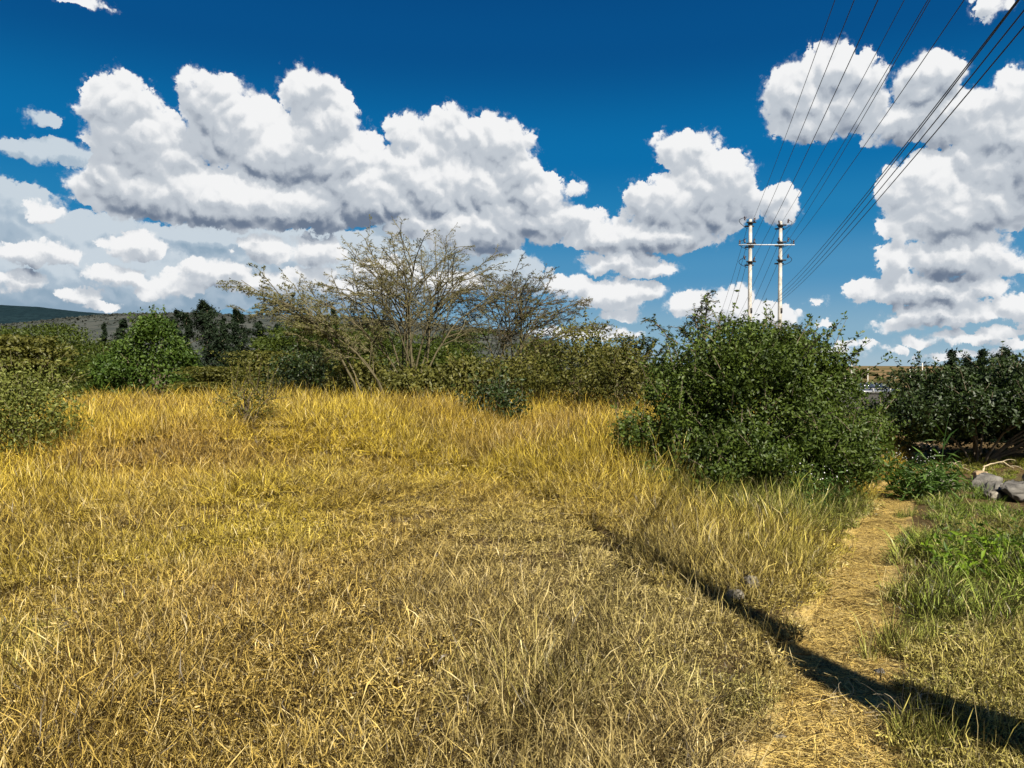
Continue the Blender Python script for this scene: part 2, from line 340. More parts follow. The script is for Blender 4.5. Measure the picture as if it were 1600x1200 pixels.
bn = q.n('ShaderNodeBump'); bn.inputs['Strength'].default_value = 1.0; bn.inputs['Distance'].default_value = 0.03; q.put(bn.inputs['Height'], q.noise(pos, 30, 6, 0.75)); q.nt.links.new(bn.outputs[0], bs.inputs['Normal'])
q.nt.links.new(bs.outputs[0], o_.inputs[0])
M_EARTH = m
tag(obj('ground', mesh_np('ground', V, [tri] + q_, M_EARTH, smooth=True)), kind='structure')

# the trodden footpath: its own sheet a few millimetres above the ground, ragged edges
m, q, o_ = new_mat('trodden_path')
pos = q.n('ShaderNodeNewGeometry').outputs['Position']
n1 = q.noise(pos, 3.0, 5, 0.65); n2 = q.noise(pos, 38, 4, 0.7)
stretch = q.v('MULTIPLY', pos, (60, 14, 20)); n3 = q.noise(stretch, 1.0, 3, 0.6, 1.0)
c_ = q.mix(q.ramp(n1, 0.35, 0.65), (0.47, 0.335, 0.105, 1), (0.56, 0.42, 0.155, 1))
c_ = q.mix(q.ramp(n2, 0.38, 0.62, 0.0, 0.4), c_, (0.23, 0.15, 0.06, 1))
c_ = q.mix(q.ramp(n3, 0.52, 0.62, 0.0, 0.75), c_, (0.58, 0.44, 0.19, 1))
uu = q.n('ShaderNodeAttribute', attribute_type='GEOMETRY', attribute_name='across').outputs['Fac']      # the worn middle is bare and pale, the fringe is soil
fr_ = q.ramp(q.m('MULTIPLY_ADD', q.m('SUBTRACT', q.noise(pos, 7.0, 5, 0.65), 0.5), 0.9, uu), 0.55, 0.95)
c_ = q.mix(fr_, c_, q.mix(q.ramp(n2, 0.35, 0.65), (0.09, 0.062, 0.03, 1), (0.19, 0.13, 0.06, 1)))
bs = q.n('ShaderNodeBsdfDiffuse'); q.put(bs.inputs[0], c_)
bn = q.n('ShaderNodeBump'); bn.inputs['Strength'].default_value = 0.9; bn.inputs['Distance'].default_value = 0.012; q.put(bn.inputs['Height'], n3); q.nt.links.new(bn.outputs[0], bs.inputs['Normal'])
q.nt.links.new(bs.outputs[0], o_.inputs[0])
ys = np.concatenate([np.arange(0.8, 10, 0.06), np.arange(10, 20, 0.25)]); us = np.linspace(-1, 1, 15)
wl = 0.50 + 0.16 * fbm(ys, ys * 0, 0.7, 41, 3) ; wr = 0.48 + 0.18 * fbm(ys, ys * 0 + 9, 0.6, 42, 3)
Vp = []
for yv, a_, b_ in zip(ys, wl, wr):
    for u in us:
        xx = path_x(yv) + (u * (a_ if u < 0 else b_)) / 0.88 * float(path_w(yv))
        Vp.append((xx, yv, 0))
Vp = np.array(Vp); edge_drop = np.tile(np.where(np.abs(us) > 0.95, -0.03, 0.010), len(ys))
Vp[:, 2] = H(Vp[:, 0], Vp[:, 1]) + edge_drop
nu = len(us); ii, jj = np.meshgrid(np.arange(len(ys) - 1), np.arange(nu - 1), indexing='ij'); b0 = (ii * nu + jj).ravel()
tag(obj('footpath', mesh_np('footpath', Vp, np.stack([b0, b0 + 1, b0 + nu + 1, b0 + nu], 1), m, smooth=True, attrs={'across': np.tile(np.abs(us), len(ys))})), kind='structure')

# ------------------------------------------------------------------ grass tufts (sources, instanced by geometry nodes)
M_GRASS = blade_mat('grass_blades')
TUFTS = bpy.data.collections.new('grass_tufts')
def blades(rng, n, rad, hlo, hhi, width, curl, lean, seg=4, droop=0.6, heads=0.0, clumps=14, spread=0.05, jit=0.5, pale=False):
    """n ribbon blades rooted in clumps; each bends over, some twist and curl"""
    ca = rng.random(clumps) * 2 * np.pi; cr = rad * np.sqrt(rng.random(clumps)); ch = 0.6 + 0.8 * rng.random(clumps); cv = rng.normal(0, 0.16, clumps)
    ci = rng.integers(0, clumps, n)
    off = rng.normal(0, spread, (n, 2))
    p = np.stack([cr[ci] * np.cos(ca[ci]) + off[:, 0], cr[ci] * np.sin(ca[ci]) + off[:, 1], np.full(n, -0.02)], 1)
    L = (hlo + (hhi - hlo) * rng.random(n) ** 1.2) * ch[ci]
    az_ = np.arctan2(off[:, 1], off[:, 0]) + rng.normal(0, 0.9, n); inc = np.abs(rng.normal(0, lean, n)) + 2.0 * np.hypot(off[:, 0], off[:, 1])
    w = width * (0.55 + 0.9 * rng.random(n)); cu = rng.normal(droop, curl, n); tw = rng.normal(0, 1.0, n)
    isHead = rng.random(n) < heads
    inc = np.where(isHead, inc * 0.5, inc); cu = np.where(isHead, cu * 0.4, cu); L = np.where(isHead, L * 1.2, L)
    V = []; al = []
    fz = rng.random(n) * 2 * np.pi
    for s in range(seg + 1):
        t = s / seg
        wt = w * ((1 - t) ** 0.6 + 0.06) * (0.75 if t < 0.05 else 1)
        hw = w * (0.32 if t < 0.6 else (1.3 if t < 0.95 else 0.3))
        wt = np.where(isHead, hw, wt)
        f = fz + tw * t * 2.0
        hd = np.stack([np.cos(f), np.sin(f), 0.35 * np.sin(3 * f)], 1)
        V.append(p - hd * (wt / 2)[:, None]); V.append(p + hd * (wt / 2)[:, None]); al += [t, t]
        th_ = inc + cu * (t + 0.5 / seg) ** 1.5
        az_ = az_ + rng.normal(0, jit, n)
        d = np.stack([np.sin(th_) * np.cos(az_), np.sin(th_) * np.sin(az_), np.cos(th_)], 1)
        p = p + d * (L / seg)[:, None]
    V = np.stack(V, 1)
    k = 2 * (seg + 1); base = np.arange(n)[:, None] * k
    F = np.concatenate([base + np.array([[2 * s, 2 * s + 1, 2 * s + 3, 2 * s + 2]]) for s in range(seg)], 0)
    var = np.repeat(np.clip(rng.random(n) + cv[ci], 0, 1) if not pale else 0.93 + 0.07 * rng.random(n), k); along = np.tile(np.array(al), n)
    Vf = V.reshape(-1, 3); low = Vf[:, 2] < 0.004
    Vf[:, 2] = np.where(low & (np.tile(np.array(al), n) > 0.1), 0.004 + 0.01 * rng.random(len(Vf)), Vf[:, 2])
    return Vf, F, var, along
def tuft(name, seed, *parts):
    rng = np.random.default_rng(seed); Vs, Fs, vs, als = [], [], [], []; off = 0
    for kw in parts:
        V, F, v, al = blades(rng, **kw); Vs.append(V); Fs.append(F + off); vs.append(v); als.append(al); off += len(V)
    me = mesh_np(name, np.concatenate(Vs), np.concatenate(Fs), M_GRASS, attrs={'var': np.concatenate(vs), 'along': np.concatenate(als)})
    o = bpy.data.objects.new(name, me); TUFTS.objects.link(o); return o
for i in range(6):   # 0-5 short curly dry
    tuft('a%02d_short' % i, 100 + i, dict(n=2500, rad=0.37, hlo=0.035, hhi=0.115, width=0.0046, curl=1.0, lean=0.7, droop=1.5, clumps=60, spread=0.05, jit=0.8, seg=3),
         dict(n=120, rad=0.36, hlo=0.10, hhi=0.20, width=0.0030, curl=0.8, lean=0.6, droop=1.0, heads=0.35, clumps=60),
         dict(n=7, rad=0.36, hlo=0.18, hhi=0.32, width=0.0032, curl=0.4, lean=1.1, droop=0.9, clumps=16, pale=True))
for i in range(6):   # 6-11 tall golden with seed heads
    tuft('b%02d_tall' % i, 200 + i, dict(n=1950, rad=0.39, hlo=0.08, hhi=0.25, width=0.0043, curl=1.1, lean=0.6, droop=1.7, clumps=46, spread=0.05, jit=0.9),
         dict(n=200, rad=0.38, hlo=0.16, hhi=0.32, width=0.0034, curl=0.9, lean=0.6, droop=1.5, heads=0.5, clumps=50, spread=0.06),
         dict(n=8, rad=0.36, hlo=0.25, hhi=0.42, width=0.0042, curl=0.4, lean=0.7, droop=0.9, clumps=14, pale=True))
for i in range(4):   # 12-15 broad-bladed green
    tuft('c%02d_green' % i, 300 + i, dict(n=620, rad=0.32, hlo=0.08, hhi=0.30, width=0.0075, curl=0.5, lean=0.5, droop=1.0, clumps=16, spread=0.04))
for i in range(3):   # 16-18 straw litter lying on the ground
    tuft('d%02d_litter' % i, 400 + i, dict(n=60, rad=0.20, hlo=0.05, hhi=0.20, width=0.0042, curl=0.25, lean=0.25, droop=0.4, spread=0.12))
for o in TUFTS.objects:
    if 'litter' in o.name:                       # lay the straws flat
        me = o.data; co = np.empty(len(me.vertices) * 3, np.float32); me.vertices.foreach_get('co', co); co = co.reshape(-1, 3)
        rng = np.random.default_rng(len(o.name) + ord(o.name[2])); n = len(co) // 10
        co = co.reshape(n, 10, 3); root = co[:, :1, :].copy(); rel = co - root
        ang = rng.random(n) * 2 * np.pi; L = rel[:, :, 2].copy()
        rel2 = np.stack([L * np.cos(ang)[:, None] + rel[:, :, 0] * 0.9, L * np.sin(ang)[:, None] + rel[:, :, 1] * 0.9, 0.006 + 0.012 * rng.random(n)[:, None] + 0.08 * np.abs(rel[:, :, 0])], 2)
        root[:, :, 2] = 0; me.vertices.foreach_set('co', (root + rel2).astype(np.float32).ravel()); me.update()
def scatter_group():
    gt = bpy.data.node_groups.new('scatter_tufts', 'GeometryNodeTree')
    gt.interface.new_socket(name='Geometry', in_out='INPUT', socket_type='NodeSocketGeometry')
    gt.interface.new_socket(name='Geometry', in_out='OUTPUT', socket_type='NodeSocketGeometry')
    N = gt.nodes; L = gt.links
    gi = N.new('NodeGroupInput'); go = N.new('NodeGroupOutput')
    ci = N.new('GeometryNodeCollectionInfo'); ci.inputs['Collection'].default_value = TUFTS; ci.inputs['Separate Children'].default_value = True; ci.inputs['Reset Children'].default_value = True
    iop = N.new('GeometryNodeInstanceOnPoints'); iop.inputs['Pick Instance'].default_value = True
    def attr(nm, tp):
        a = N.new('GeometryNodeInputNamedAttribute'); a.data_type = tp; a.inputs['Name'].default_value = nm; return a.outputs['Attribute']
    L.new(gi.outputs[0], iop.inputs['Points']); L.new(ci.outputs[0], iop.inputs['Instance'])
    L.new(attr('kindex', 'INT'), iop.inputs['Instance Index']); L.new(attr('rot', 'FLOAT_VECTOR'), iop.inputs['Rotation']); L.new(attr('scl', 'FLOAT_VECTOR'), iop.inputs['Scale'])
    L.new(iop.outputs[0], go.inputs[0])
    return gt
SCATTER = scatter_group()
def scatter(name, P, kidx, rot, scl, tint, label, cat):
    me = bpy.data.meshes.new(name); me.vertices.add(len(P)); me.vertices.foreach_set('co', np.asarray(P, np.float32).ravel())
    a = me.attributes.new('kindex', 'INT', 'POINT'); a.data.foreach_set('value', np.asarray(kidx, np.int32))
    a = me.attributes.new('rot', 'FLOAT_VECTOR', 'POINT'); a.data.foreach_set('vector', np.asarray(rot, np.float32).ravel())
    a = me.attributes.new('scl', 'FLOAT_VECTOR', 'POINT'); a.data.foreach_set('vector', np.asarray(scl, np.float32).ravel())
    a = me.attributes.new('tint', 'FLOAT_COLOR', 'POINT'); a.data.foreach_set('color', np.c_[tint, np.ones(len(tint))].astype(np.float32).ravel())
    o = obj(name, me); mod = o.modifiers.new('scatter', 'NODES'); mod.node_group = SCATTER
    return tag(o, label, cat, kind='stuff')
def lerp3(a, b, t): return np.asarray(a)[None] * (1 - t[:, None]) + np.asarray(b)[None] * t[:, None]

def fan_points(rng, r0, r1, a0, a1, n):
    """about n points in a fan, on a jittered grid so that no holes are left"""
    area = math.radians(a1 - a0) / 2 * (r1 * r1 - r0 * r0); s_ = math.sqrt(area / n)
    gx, gy = np.meshgrid(np.arange(-r1, r1, s_), np.arange(-0.2 * r1, r1, s_)); gx = gx.ravel() + rng.uniform(-.42, .42, gx.size) * s_; gy = gy.ravel() + rng.uniform(-.42, .42, gy.size) * s_
    r = np.hypot(gx, gy); a = np.degrees(np.arctan2(gx, gy)); k = (r >= r0) & (r < r1) & (a > a0) & (a < a1)
    return gx[k], gy[k]
rng = np.random.default_rng(5)
xs, ys_ = [], []
for r0, r1, dens in ((1.6, 4.5, 11), (4.5, 8, 9.5), (8, 13, 8), (13, 18, 7), (18, 28, 3.5)):
    n = int(math.radians(92) / 2 * (r1 * r1 - r0 * r0) * dens)
    a, b = fan_points(rng, r0, r1, -47, 45, n); xs.append(a); ys_.append(b)
x = np.concatenate(xs); y = np.concatenate(ys_); po = path_off(x, y); rad = np.hypot(x, y)
GREEN_EDGE = 0.30
keep = (po < -0.33 - 0.12 * vnoise(x, y, 0.4, 2)) & ~((x > 7.5) & (y > 9))
x, y, po, rad = x[keep], y[keep], po[keep], rad[keep]
# height: short and trodden near the camera, knee-high beyond and beside the bush
n1 = fbm(x, y, 2.6, 12, 3); n2 = vnoise(x, y, 0.8, 13)
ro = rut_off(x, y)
right = sstep(0.02, 0.35, ro)                                            # right of the rut the grass stands higher
tuf = sstep(0.50, 0.64, fbm(x, y, 1.5, 91, 2))                            # standing tufts among the trodden grass
tall = np.clip(sstep(5.8, 9.8, y + 3.2 * (n1 - 0.5)) + 0.55 * tuf + 0.9 * right * sstep(4.3, 5.4, y), 0, 1)
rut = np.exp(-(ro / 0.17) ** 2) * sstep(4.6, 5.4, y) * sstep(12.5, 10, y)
lodge = sstep(0.55, 0.75, fbm(x, y, 1.9, 61, 2)) * sstep(4, 7, y)          # flattened swathes
isT = rng.random(len(x)) < tall
kid = np.where(isT, 6 + rng.integers(0, 6, len(x)), rng.integers(0, 6, len(x)))
sc_ = np.where(isT, (0.42 + 0.62 * tall * (0.3 + 1.4 * n1) + 0.42 * right * sstep(4.4, 5.6, y) * sstep(10.5, 8.5, y) + 0.15 * tuf), 0.60 + 0.85 * n1) * (0.85 + 0.3 * rng.random(len(x))) * (1 - 0.45 * rut) * (1 - 0.45 * lodge)
gold = sstep(5.5, 10, y + 4 * (n1 - 0.5))
t_near = lerp3((0.315, 0.222, 0.054), (0.340, 0.262, 0.038), sstep(0.35, 0.65, fbm(x, y, 1.7, 21, 3)))
grey = sstep(0.9, 0.1, np.abs(x - 0.6) / 2.2) * sstep(9, 5.5, y) * 0.8
t_near = t_near * (1 - grey[:, None]) + np.array([0.30, 0.240, 0.095])[None] * grey[:, None]
t_gold = lerp3((0.335, 0.228, 0.030), (0.41, 0.305, 0.034), sstep(0.3, 0.7, fbm(x, y, 2.2, 22, 3)))
tint = t_near * (1 - gold[:, None]) + t_gold * gold[:, None]
gy = sstep(0.62, 0.78, fbm(x, y, 1.1, 23, 3)) * 0.6 * sstep(9, 5, y)
tint = tint * (1 - gy[:, None]) + np.array([0.24, 0.25, 0.05])[None] * gy[:, None]
br = sstep(0.60, 0.8, fbm(x, y, 1.2, 24, 2)) * 0.45
tint = tint * (1 - br[:, None]) + np.array([0.24, 0.15, 0.06])[None] * br[:, None]
gb = sstep(1.35, 0.4, np.hypot((x - 2.9) / 1.5, (y - 8.0) / 1.35)) * 0.8      # greener against the big bush
tint = tint * (1 - gb[:, None]) + np.array([0.13, 0.17, 0.035])[None] * gb[:, None]
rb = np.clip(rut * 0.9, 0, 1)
tint = tint * (1 - rb[:, None]) + np.array([0.10, 0.075, 0.035])[None] * rb[:, None]  # post shadow and bank shade along the rut, put into the tuft colour
tint = tint * (0.85 + 0.3 * rng.random(len(x)))[:, None] * (0.66 + 0.62 * fbm(x, y, 2.8, 95, 3))[:, None]
rot = np.stack([rng.normal(0, 0.05, len(x)), rng.normal(0, 0.05, len(x)), rng.random(len(x)) * 6.283], 1)
edge = sstep(-0.85, -0.42, po); isT = isT & (edge < 0.5); kid = np.where((edge >= 0.5) & (kid > 5), kid - 6, kid)
sxy = (0.9 + 0.2 * n2) * (1 - 0.5 * edge)
scl = np.stack([sxy, sxy, sc_ * (1 - 0.35 * edge)], 1)
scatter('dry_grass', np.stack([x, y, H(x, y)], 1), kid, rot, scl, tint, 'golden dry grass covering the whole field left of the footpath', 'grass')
print('dry tufts', len(x))
# right of the path: greener, shorter, patchy
xs, ys_ = [], []
for r0, r1, dens in ((1.6, 5, 14), (5, 9, 12), (9, 16, 7)):
    n = int(math.radians(60) / 2 * (r1 * r1 - r0 * r0) * dens)
    a, b = fan_points(rng, r0, r1, -5, 55, n); xs.append(a); ys_.append(b)
x = np.concatenate(xs); y = np.concatenate(ys_); po = path_off(x, y)
rub = np.hypot((x - 6.15) / 1.35, (y - 9.45) / 1.25)
keep = (po > 0.36 + 0.12 * vnoise(x, y, 0.35, 4)) & ((rub > 1) | (rng.random(len(x)) < 0.35)) & ((po < 3.2) | (rng.random(len(x)) < 0.5))
x, y, po = x[keep], y[keep], po[keep]
n1 = fbm(x, y, 1.3, 51, 3)
gr = np.clip(sstep(0.44, 0.60, n1) * 0.65 + 0.4 * sstep(4.5, 8.5, y), 0, 1)
isG = rng.random(len(x)) < gr
kid = np.where(isG, 12 + rng.integers(0, 4, len(x)), rng.integers(0, 6, len(x)))
tint = lerp3((0.27, 0.23, 0.06), (0.110, 0.170, 0.020), np.clip(gr * 0.95 + rng.normal(0, .15, len(x)), 0, 1)) * (0.8 + 0.4 * rng.random(len(x)))[:, None]
yel = sstep(9.8, 11.5, y) * 0.75
tint = tint * (1 - yel[:, None]) + np.array([0.24, 0.25, 0.025])[None] * yel[:, None]
s = (0.62 + 0.5 * rng.random(len(x))) * (1 - 0.38 * sstep(6.3, 7.6, y)) * (1 - 0.25 * sstep(9.5, 11, y))
rot = np.stack([rng.normal(0, 0.05, len(x)), rng.normal(0, 0.05, len(x)), rng.random(len(x)) * 6.283], 1)
scatter('green_grass', np.stack([x, y, H(x, y)], 1), kid, rot, np.stack([s * (1 - 0.5 * sstep(0.95, 0.5, po)), s * (1 - 0.5 * sstep(0.95, 0.5, po)), s], 1), tint, 'patchy green and straw grass along the right side of the footpath', 'grass')
# straw trodden into the path
ys2 = 2.0 + 10 * rng.random(900) ** 1.3; off = rng.normal(0, 0.28, 900) * path_w(ys2); xs2 = path_x(ys2) + off / 0.88
tint = lerp3((0.52, 0.39, 0.12), (0.40, 0.28, 0.08), rng.random(900))
s = 0.6 + 0.6 * rng.random(900)
scatter('path_straw', np.stack([xs2, ys2, H(xs2, ys2) + 0.006], 1), 16 + rng.integers(0, 3, 900), np.stack([0 * s, 0 * s, rng.random(900) * 6.283], 1), np.stack([s, s, s], 1), tint, 'loose trampled straw scattered over the footpath', 'straw')

# ------------------------------------------------------------------ distant land: ridges and scattered bushland
RIDGE = {}
def ridge(name, prof, d0, d1, mat, seed, amp):
    """a ridge seen as a skyline; prof = (column, crest height in m) pairs at distance d1, foot at d0"""
    px = np.array([p[0] for p in prof], float); hz = np.array([p[1] for p in prof], float)
    cols = np.linspace(px[0], px[-1], 260); rows = 26
    V = []
    for j in range(rows):
        t = j / (rows - 1); d = d0 + (d1 - d0) * t
        xx = (cols - 800) / 1186.0 * d
        hh = np.interp(cols, px, hz); base = -8.0
        z = base + (hh - base) * (1 - (1 - t) ** 1.6) + amp * (fbm(xx, xx * 0 + d, 160, seed, 5) - 0.5) * math.sin(math.pi * min(t * 1.05, 1)) + amp * 0.10 * (vnoise(xx, xx * 0 + d, 9, seed + 3) - 0.5) * t
        V.append(np.stack([xx, xx * 0 + d, z], 1))
    for k, t in enumerate((0.6, 0.0)):                    # back slope
        d = d1 + 500 * (k + 1); xx = (cols - 800) / 1186.0 * d
        V.append(np.stack([xx, xx * 0 + d, np.interp(cols, px, hz) * t - 10], 1))
    RIDGE[name] = np.concatenate(V[:rows])
    V = np.concatenate(V); nc = len(cols); R_ = rows + 2
    ii, jj = np.meshgrid(np.arange(R_ - 1), np.arange(nc - 1), indexing='ij'); b0 = (ii * nc + jj).ravel()
    return tag(obj(name, mesh_np(name, V, np.stack([b0, b0 + 1, b0 + nc + 1, b0 + nc], 1), mat, smooth=True)), kind='structure')
def bush_mat(name, c1, c2, c3, s):
    m, q, o = new_mat(name); pos = q.n('ShaderNodeNewGeometry').outputs['Position']
    n1 = q.noise(pos, s, 4, 0.7); n2 = q.noise(pos, s * 0.12, 4, 0.6)
    c = q.mix(q.ramp(n1, 0.42, 0.56), (*c1, 1), (*c2, 1)); c = q.mix(q.ramp(n2, 0.45, 0.65, 0, 0.8), c, (*c3, 1))
    b = q.n('ShaderNodeBsdfDiffuse'); q.put(b.inputs[0], c)
    bn = q.n('ShaderNodeBump'); bn.inputs['Strength'].default_value = 1.0; bn.inputs['Distance'].default_value = 4.0; q.put(bn.inputs['Height'], n1); q.nt.links.new(bn.outputs[0], b.inputs['Normal'])
    q.nt.links.new(b.outputs[0], o.inputs[0]); return m
def hz(py, d): return EYE + (572 - py) / 1186.0 * d
M_H1 = bush_mat('forested_slope', (0.009, 0.019, 0.024), (0.013, 0.027, 0.033), (0.010, 0.022, 0.028), 0.05)  # cloud shadow over the forest is put into this dark bluish colour
M_H2 = bush_mat('scrub_slope', (0.042, 0.050, 0.046), (0.075, 0.078, 0.070), (0.058, 0.064, 0.058), 0.03)
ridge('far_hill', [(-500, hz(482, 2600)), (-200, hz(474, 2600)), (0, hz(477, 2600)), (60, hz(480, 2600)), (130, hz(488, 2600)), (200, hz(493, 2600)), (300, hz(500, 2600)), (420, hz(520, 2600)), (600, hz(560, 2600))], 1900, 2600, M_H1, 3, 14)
ridge('near_hill', [(-500, hz(540, 1500)), (-100, hz(516, 1500)), (20, hz(508, 1500)), (110, hz(499, 1500)), (200, hz(492, 1500)), (300, hz(491, 1500)), (420, hz(494, 1500)), (560, hz(497, 1500)), (700, hz(508, 1500)), (800, hz(520, 1500)), (850, hz(532, 1500)), (900, hz(552, 1500)), (980, hz(568, 1500)), (1100, hz(574, 1500))], 900, 1500, M_H2, 7, 16)

def ico(sub=1):
    import bmesh
    bm = bmesh.new(); bmesh.ops.create_icosphere(bm, subdivisions=sub, radius=1.0)
    V = np.array([v.co[:] for v in bm.verts]); F = np.array([[v.index for v in f.verts] for f in bm.faces]); bm.free(); return V, F
ICO_V, ICO_F = ico(2)
def leaf_cards(rng, C, Nn, size, var, aspect=0.45, fold=0.25, jitter=0.8):
    """diamond leaves, two triangles folded along the midrib; C centres, Nn outward normals"""
    n = len(C)
    N_ = Nn + rng.normal(0, jitter, (n, 3)); N_ /= np.linalg.norm(N_, axis=1)[:, None] + 1e-9
    A = rng.normal(0, 1, (n, 3)); A -= (A * N_).sum(1)[:, None] * N_; A /= np.linalg.norm(A, axis=1)[:, None] + 1e-9
    B = np.cross(N_, A)
    s = (size * (0.6 + 0.8 * rng.random(n)))[:, None]
    tip = C + A * s * 0.5; base = C - A * s * 0.5
    l = C + B * s * aspect * 0.5 + N_ * s * fold * 0.4 - A * s * 0.08; r = C - B * s * aspect * 0.5 + N_ * s * fold * 0.4 - A * s * 0.08
    V = np.stack([base, l, tip, r], 1).reshape(-1, 3)
    b = np.arange(n)[:, None] * 4
    F = np.concatenate([b + np.array([[0, 1, 2]]), b + np.array([[0, 2, 3]])], 0)
    return V, F, np.repeat(var, 4)
def tubes(lines, sides=4):
    """lines: list of (points (k,3), radii (k,)) -> V, F"""
    Vs, Fs, off = [], [], 0
    cs = np.linspace(0, 2 * np.pi, sides, endpoint=False)
    for P, r in lines:
        P = np.asarray(P, float); k = len(P)
        T = np.gradient(P, axis=0); T /= np.linalg.norm(T, axis=1)[:, None] + 1e-9
        ref = np.array([0.31, 0.17, 0.93]) if abs(T[0, 2]) < 0.8 else np.array([0.93, 0.3, 0.1])
        A = np.cross(T, ref); A /= np.linalg.norm(A, axis=1)[:, None] + 1e-9; B = np.cross(T, A)
        ring = P[:, None, :] + (A[:, None, :] * np.cos(cs)[None, :, None] + B[:, None, :] * np.sin(cs)[None, :, None]) * np.asarray(r)[:, None, None]
        Vs.append(ring.reshape(-1, 3))
        i = np.arange(k - 1)[:, None] * sides; j = np.arange(sides)[None, :]; jn = (j + 1) % sides
        Fs.append(np.stack([(i + j).ravel(), (i + jn).ravel(), (i + sides + jn).ravel(), (i + sides + j).ravel()], 1) + off); off += k * sides
    return np.concatenate(Vs), np.concatenate(Fs)

# scrub dotted over the nearer slope
rng = np.random.default_rng(60)
RV = RIDGE['near_hill']; pick = rng.integers(0, len(RV) - 261, 11000); fr = rng.random((11000, 2))
Pb = RV[pick] + (RV[pick + 1] - RV[pick]) * fr[:, :1] + (RV[pick + 260] - RV[pick]) * fr[:, 1:]
ok = (np.abs(Pb[:, 0] / Pb[:, 1]) < 0.8) & (fbm(Pb[:, 0], Pb[:, 1], 140, 15, 3) + rng.normal(0, .05, len(Pb)) > 0.47); Pb = Pb[ok]; k = 5
Rb = rng.uniform(1.6, 4.2, len(Pb)); dr = rng.normal(0, 1, (len(Pb), k, 3)); dr /= np.linalg.norm(dr, axis=2)[..., None]; dr[..., 2] = np.abs(dr[..., 2])
Cb = (Pb[:, None] + dr * Rb[:, None, None] * 0.6).reshape(-1, 3)
V, F, va = leaf_cards(rng, Cb, dr.reshape(-1, 3), np.repeat(Rb, k), np.clip(np.repeat(rng.random(len(Pb)), k) * 0.7 + 0.3 * rng.random(len(Cb)), 0, 1), aspect=0.95, jitter=0.4)
tag(obj('hillside_scrub', mesh_np('hillside_scrub', V, F, leaf_mat('hill_scrub_leaf', (0.042, 0.048, 0.042), (0.066, 0.070, 0.060), trans=0.05, gloss=0.0), attrs={'var': va})), 'grey green scrub dotted over the nearer hillside', 'bushes', kind='stuff')

# the plain beyond the road: hundreds of low thorn bushes that read as one mass
rng = np.random.default_rng(61)
Cs, Ns, ss, vv = [], [], [], []
for i in range(3200):
    d = 130 * (1500 / 130) ** (rng.random() ** 1.1); a = math.radians(-38 + 78 * rng.random())
    xx, yy = d * math.sin(a), d * math.cos(a)
    if vnoise(xx, yy, 70, 5) < 0.36 and rng.random() < 0.7: continue
    R_ = rng.uniform(1.2, 3.4) * (1 + 0.5 * (d > 500)); zz = Hf(xx, yy); k = 30
    dr = rng.normal(0, 1, (k, 3)); dr /= np.linalg.norm(dr, axis=1)[:, None]; dr[:, 2] = np.abs(dr[:, 2])
    Cs.append(np.array([xx, yy, zz]) + dr * np.array([R_, R_, R_ * 0.75]) * (0.55 + 0.45 * rng.random((k, 1)))); Ns.append(dr); ss.append(np.full(k, R_ * 0.75)); vv.append(np.clip(rng.random(k) * 0.6 + 0.4 * rng.random(), 0, 1))
V, F, va = leaf_cards(rng, np.concatenate(Cs), np.concatenate(Ns), np.concatenate(ss), np.concatenate(vv), aspect=0.9, jitter=0.5)
M_FAR = leaf_mat('far_thornbush', (0.025, 0.032, 0.014), (0.085, 0.078, 0.032), trans=0.1, gloss=0.0)
tag(obj('distant_bushland', mesh_np('distant_bushland', V, F, M_FAR, attrs={'var': va})), 'scattered low thorn bushes covering the plain to the horizon', 'bushes', kind='stuff')

# ------------------------------------------------------------------ trees and shrubs
M_BARK = solid('grey_bark', (0.16, 0.125, 0.085), 0.9, 12, 0.35, 0.4)
M_BARK2 = solid('olive_bark', (0.095, 0.080, 0.042), 0.9, 12, 0.35, 0.3)
M_TWIG = solid('pale_twigs', (0.17, 0.15, 0.075), 0.85, 9, 0.35)
M_TWIG2 = solid('brown_twigs', (0.10, 0.078, 0.045), 0.85, 9, 0.35)
M_ACLEAF = leaf_mat('acacia_leaf', (0.060, 0.068, 0.014), (0.145, 0.140, 0.032))
M_BUSH = leaf_mat('bush_leaf', (0.019, 0.040, 0.006), (0.110, 0.152, 0.022), trans=0.25, gloss=0.025)
M_ROUND = leaf_mat('round_tree_leaf', (0.022, 0.050, 0.008), (0.10, 0.155, 0.022))
M_FLAT = leaf_mat('flat_acacia_leaf', (0.026, 0.045, 0.006), (0.090, 0.115, 0.016))
M_DARK = leaf_mat('dark_shrub_leaf', (0.008, 0.018, 0.004), (0.042, 0.068, 0.013), trans=0.12, gloss=0.035)
M_CONI = leaf_mat('conifer_needles', (0.007, 0.015, 0.008), (0.026, 0.040, 0.018), trans=0.1, gloss=0.01)
M_SHRUB = leaf_mat('yellow_shrub_leaf', (0.06, 0.08, 0.012), (0.22, 0.235, 0.055))
M_OLIVE = leaf_mat('olive_thorn_leaf', (0.042, 0.050, 0.010), (0.175, 0.165, 0.036))
M_WEED = leaf_mat('bright_weed_leaf', (0.06, 0.12, 0.008), (0.20, 0.30, 0.02), trans=0.35)

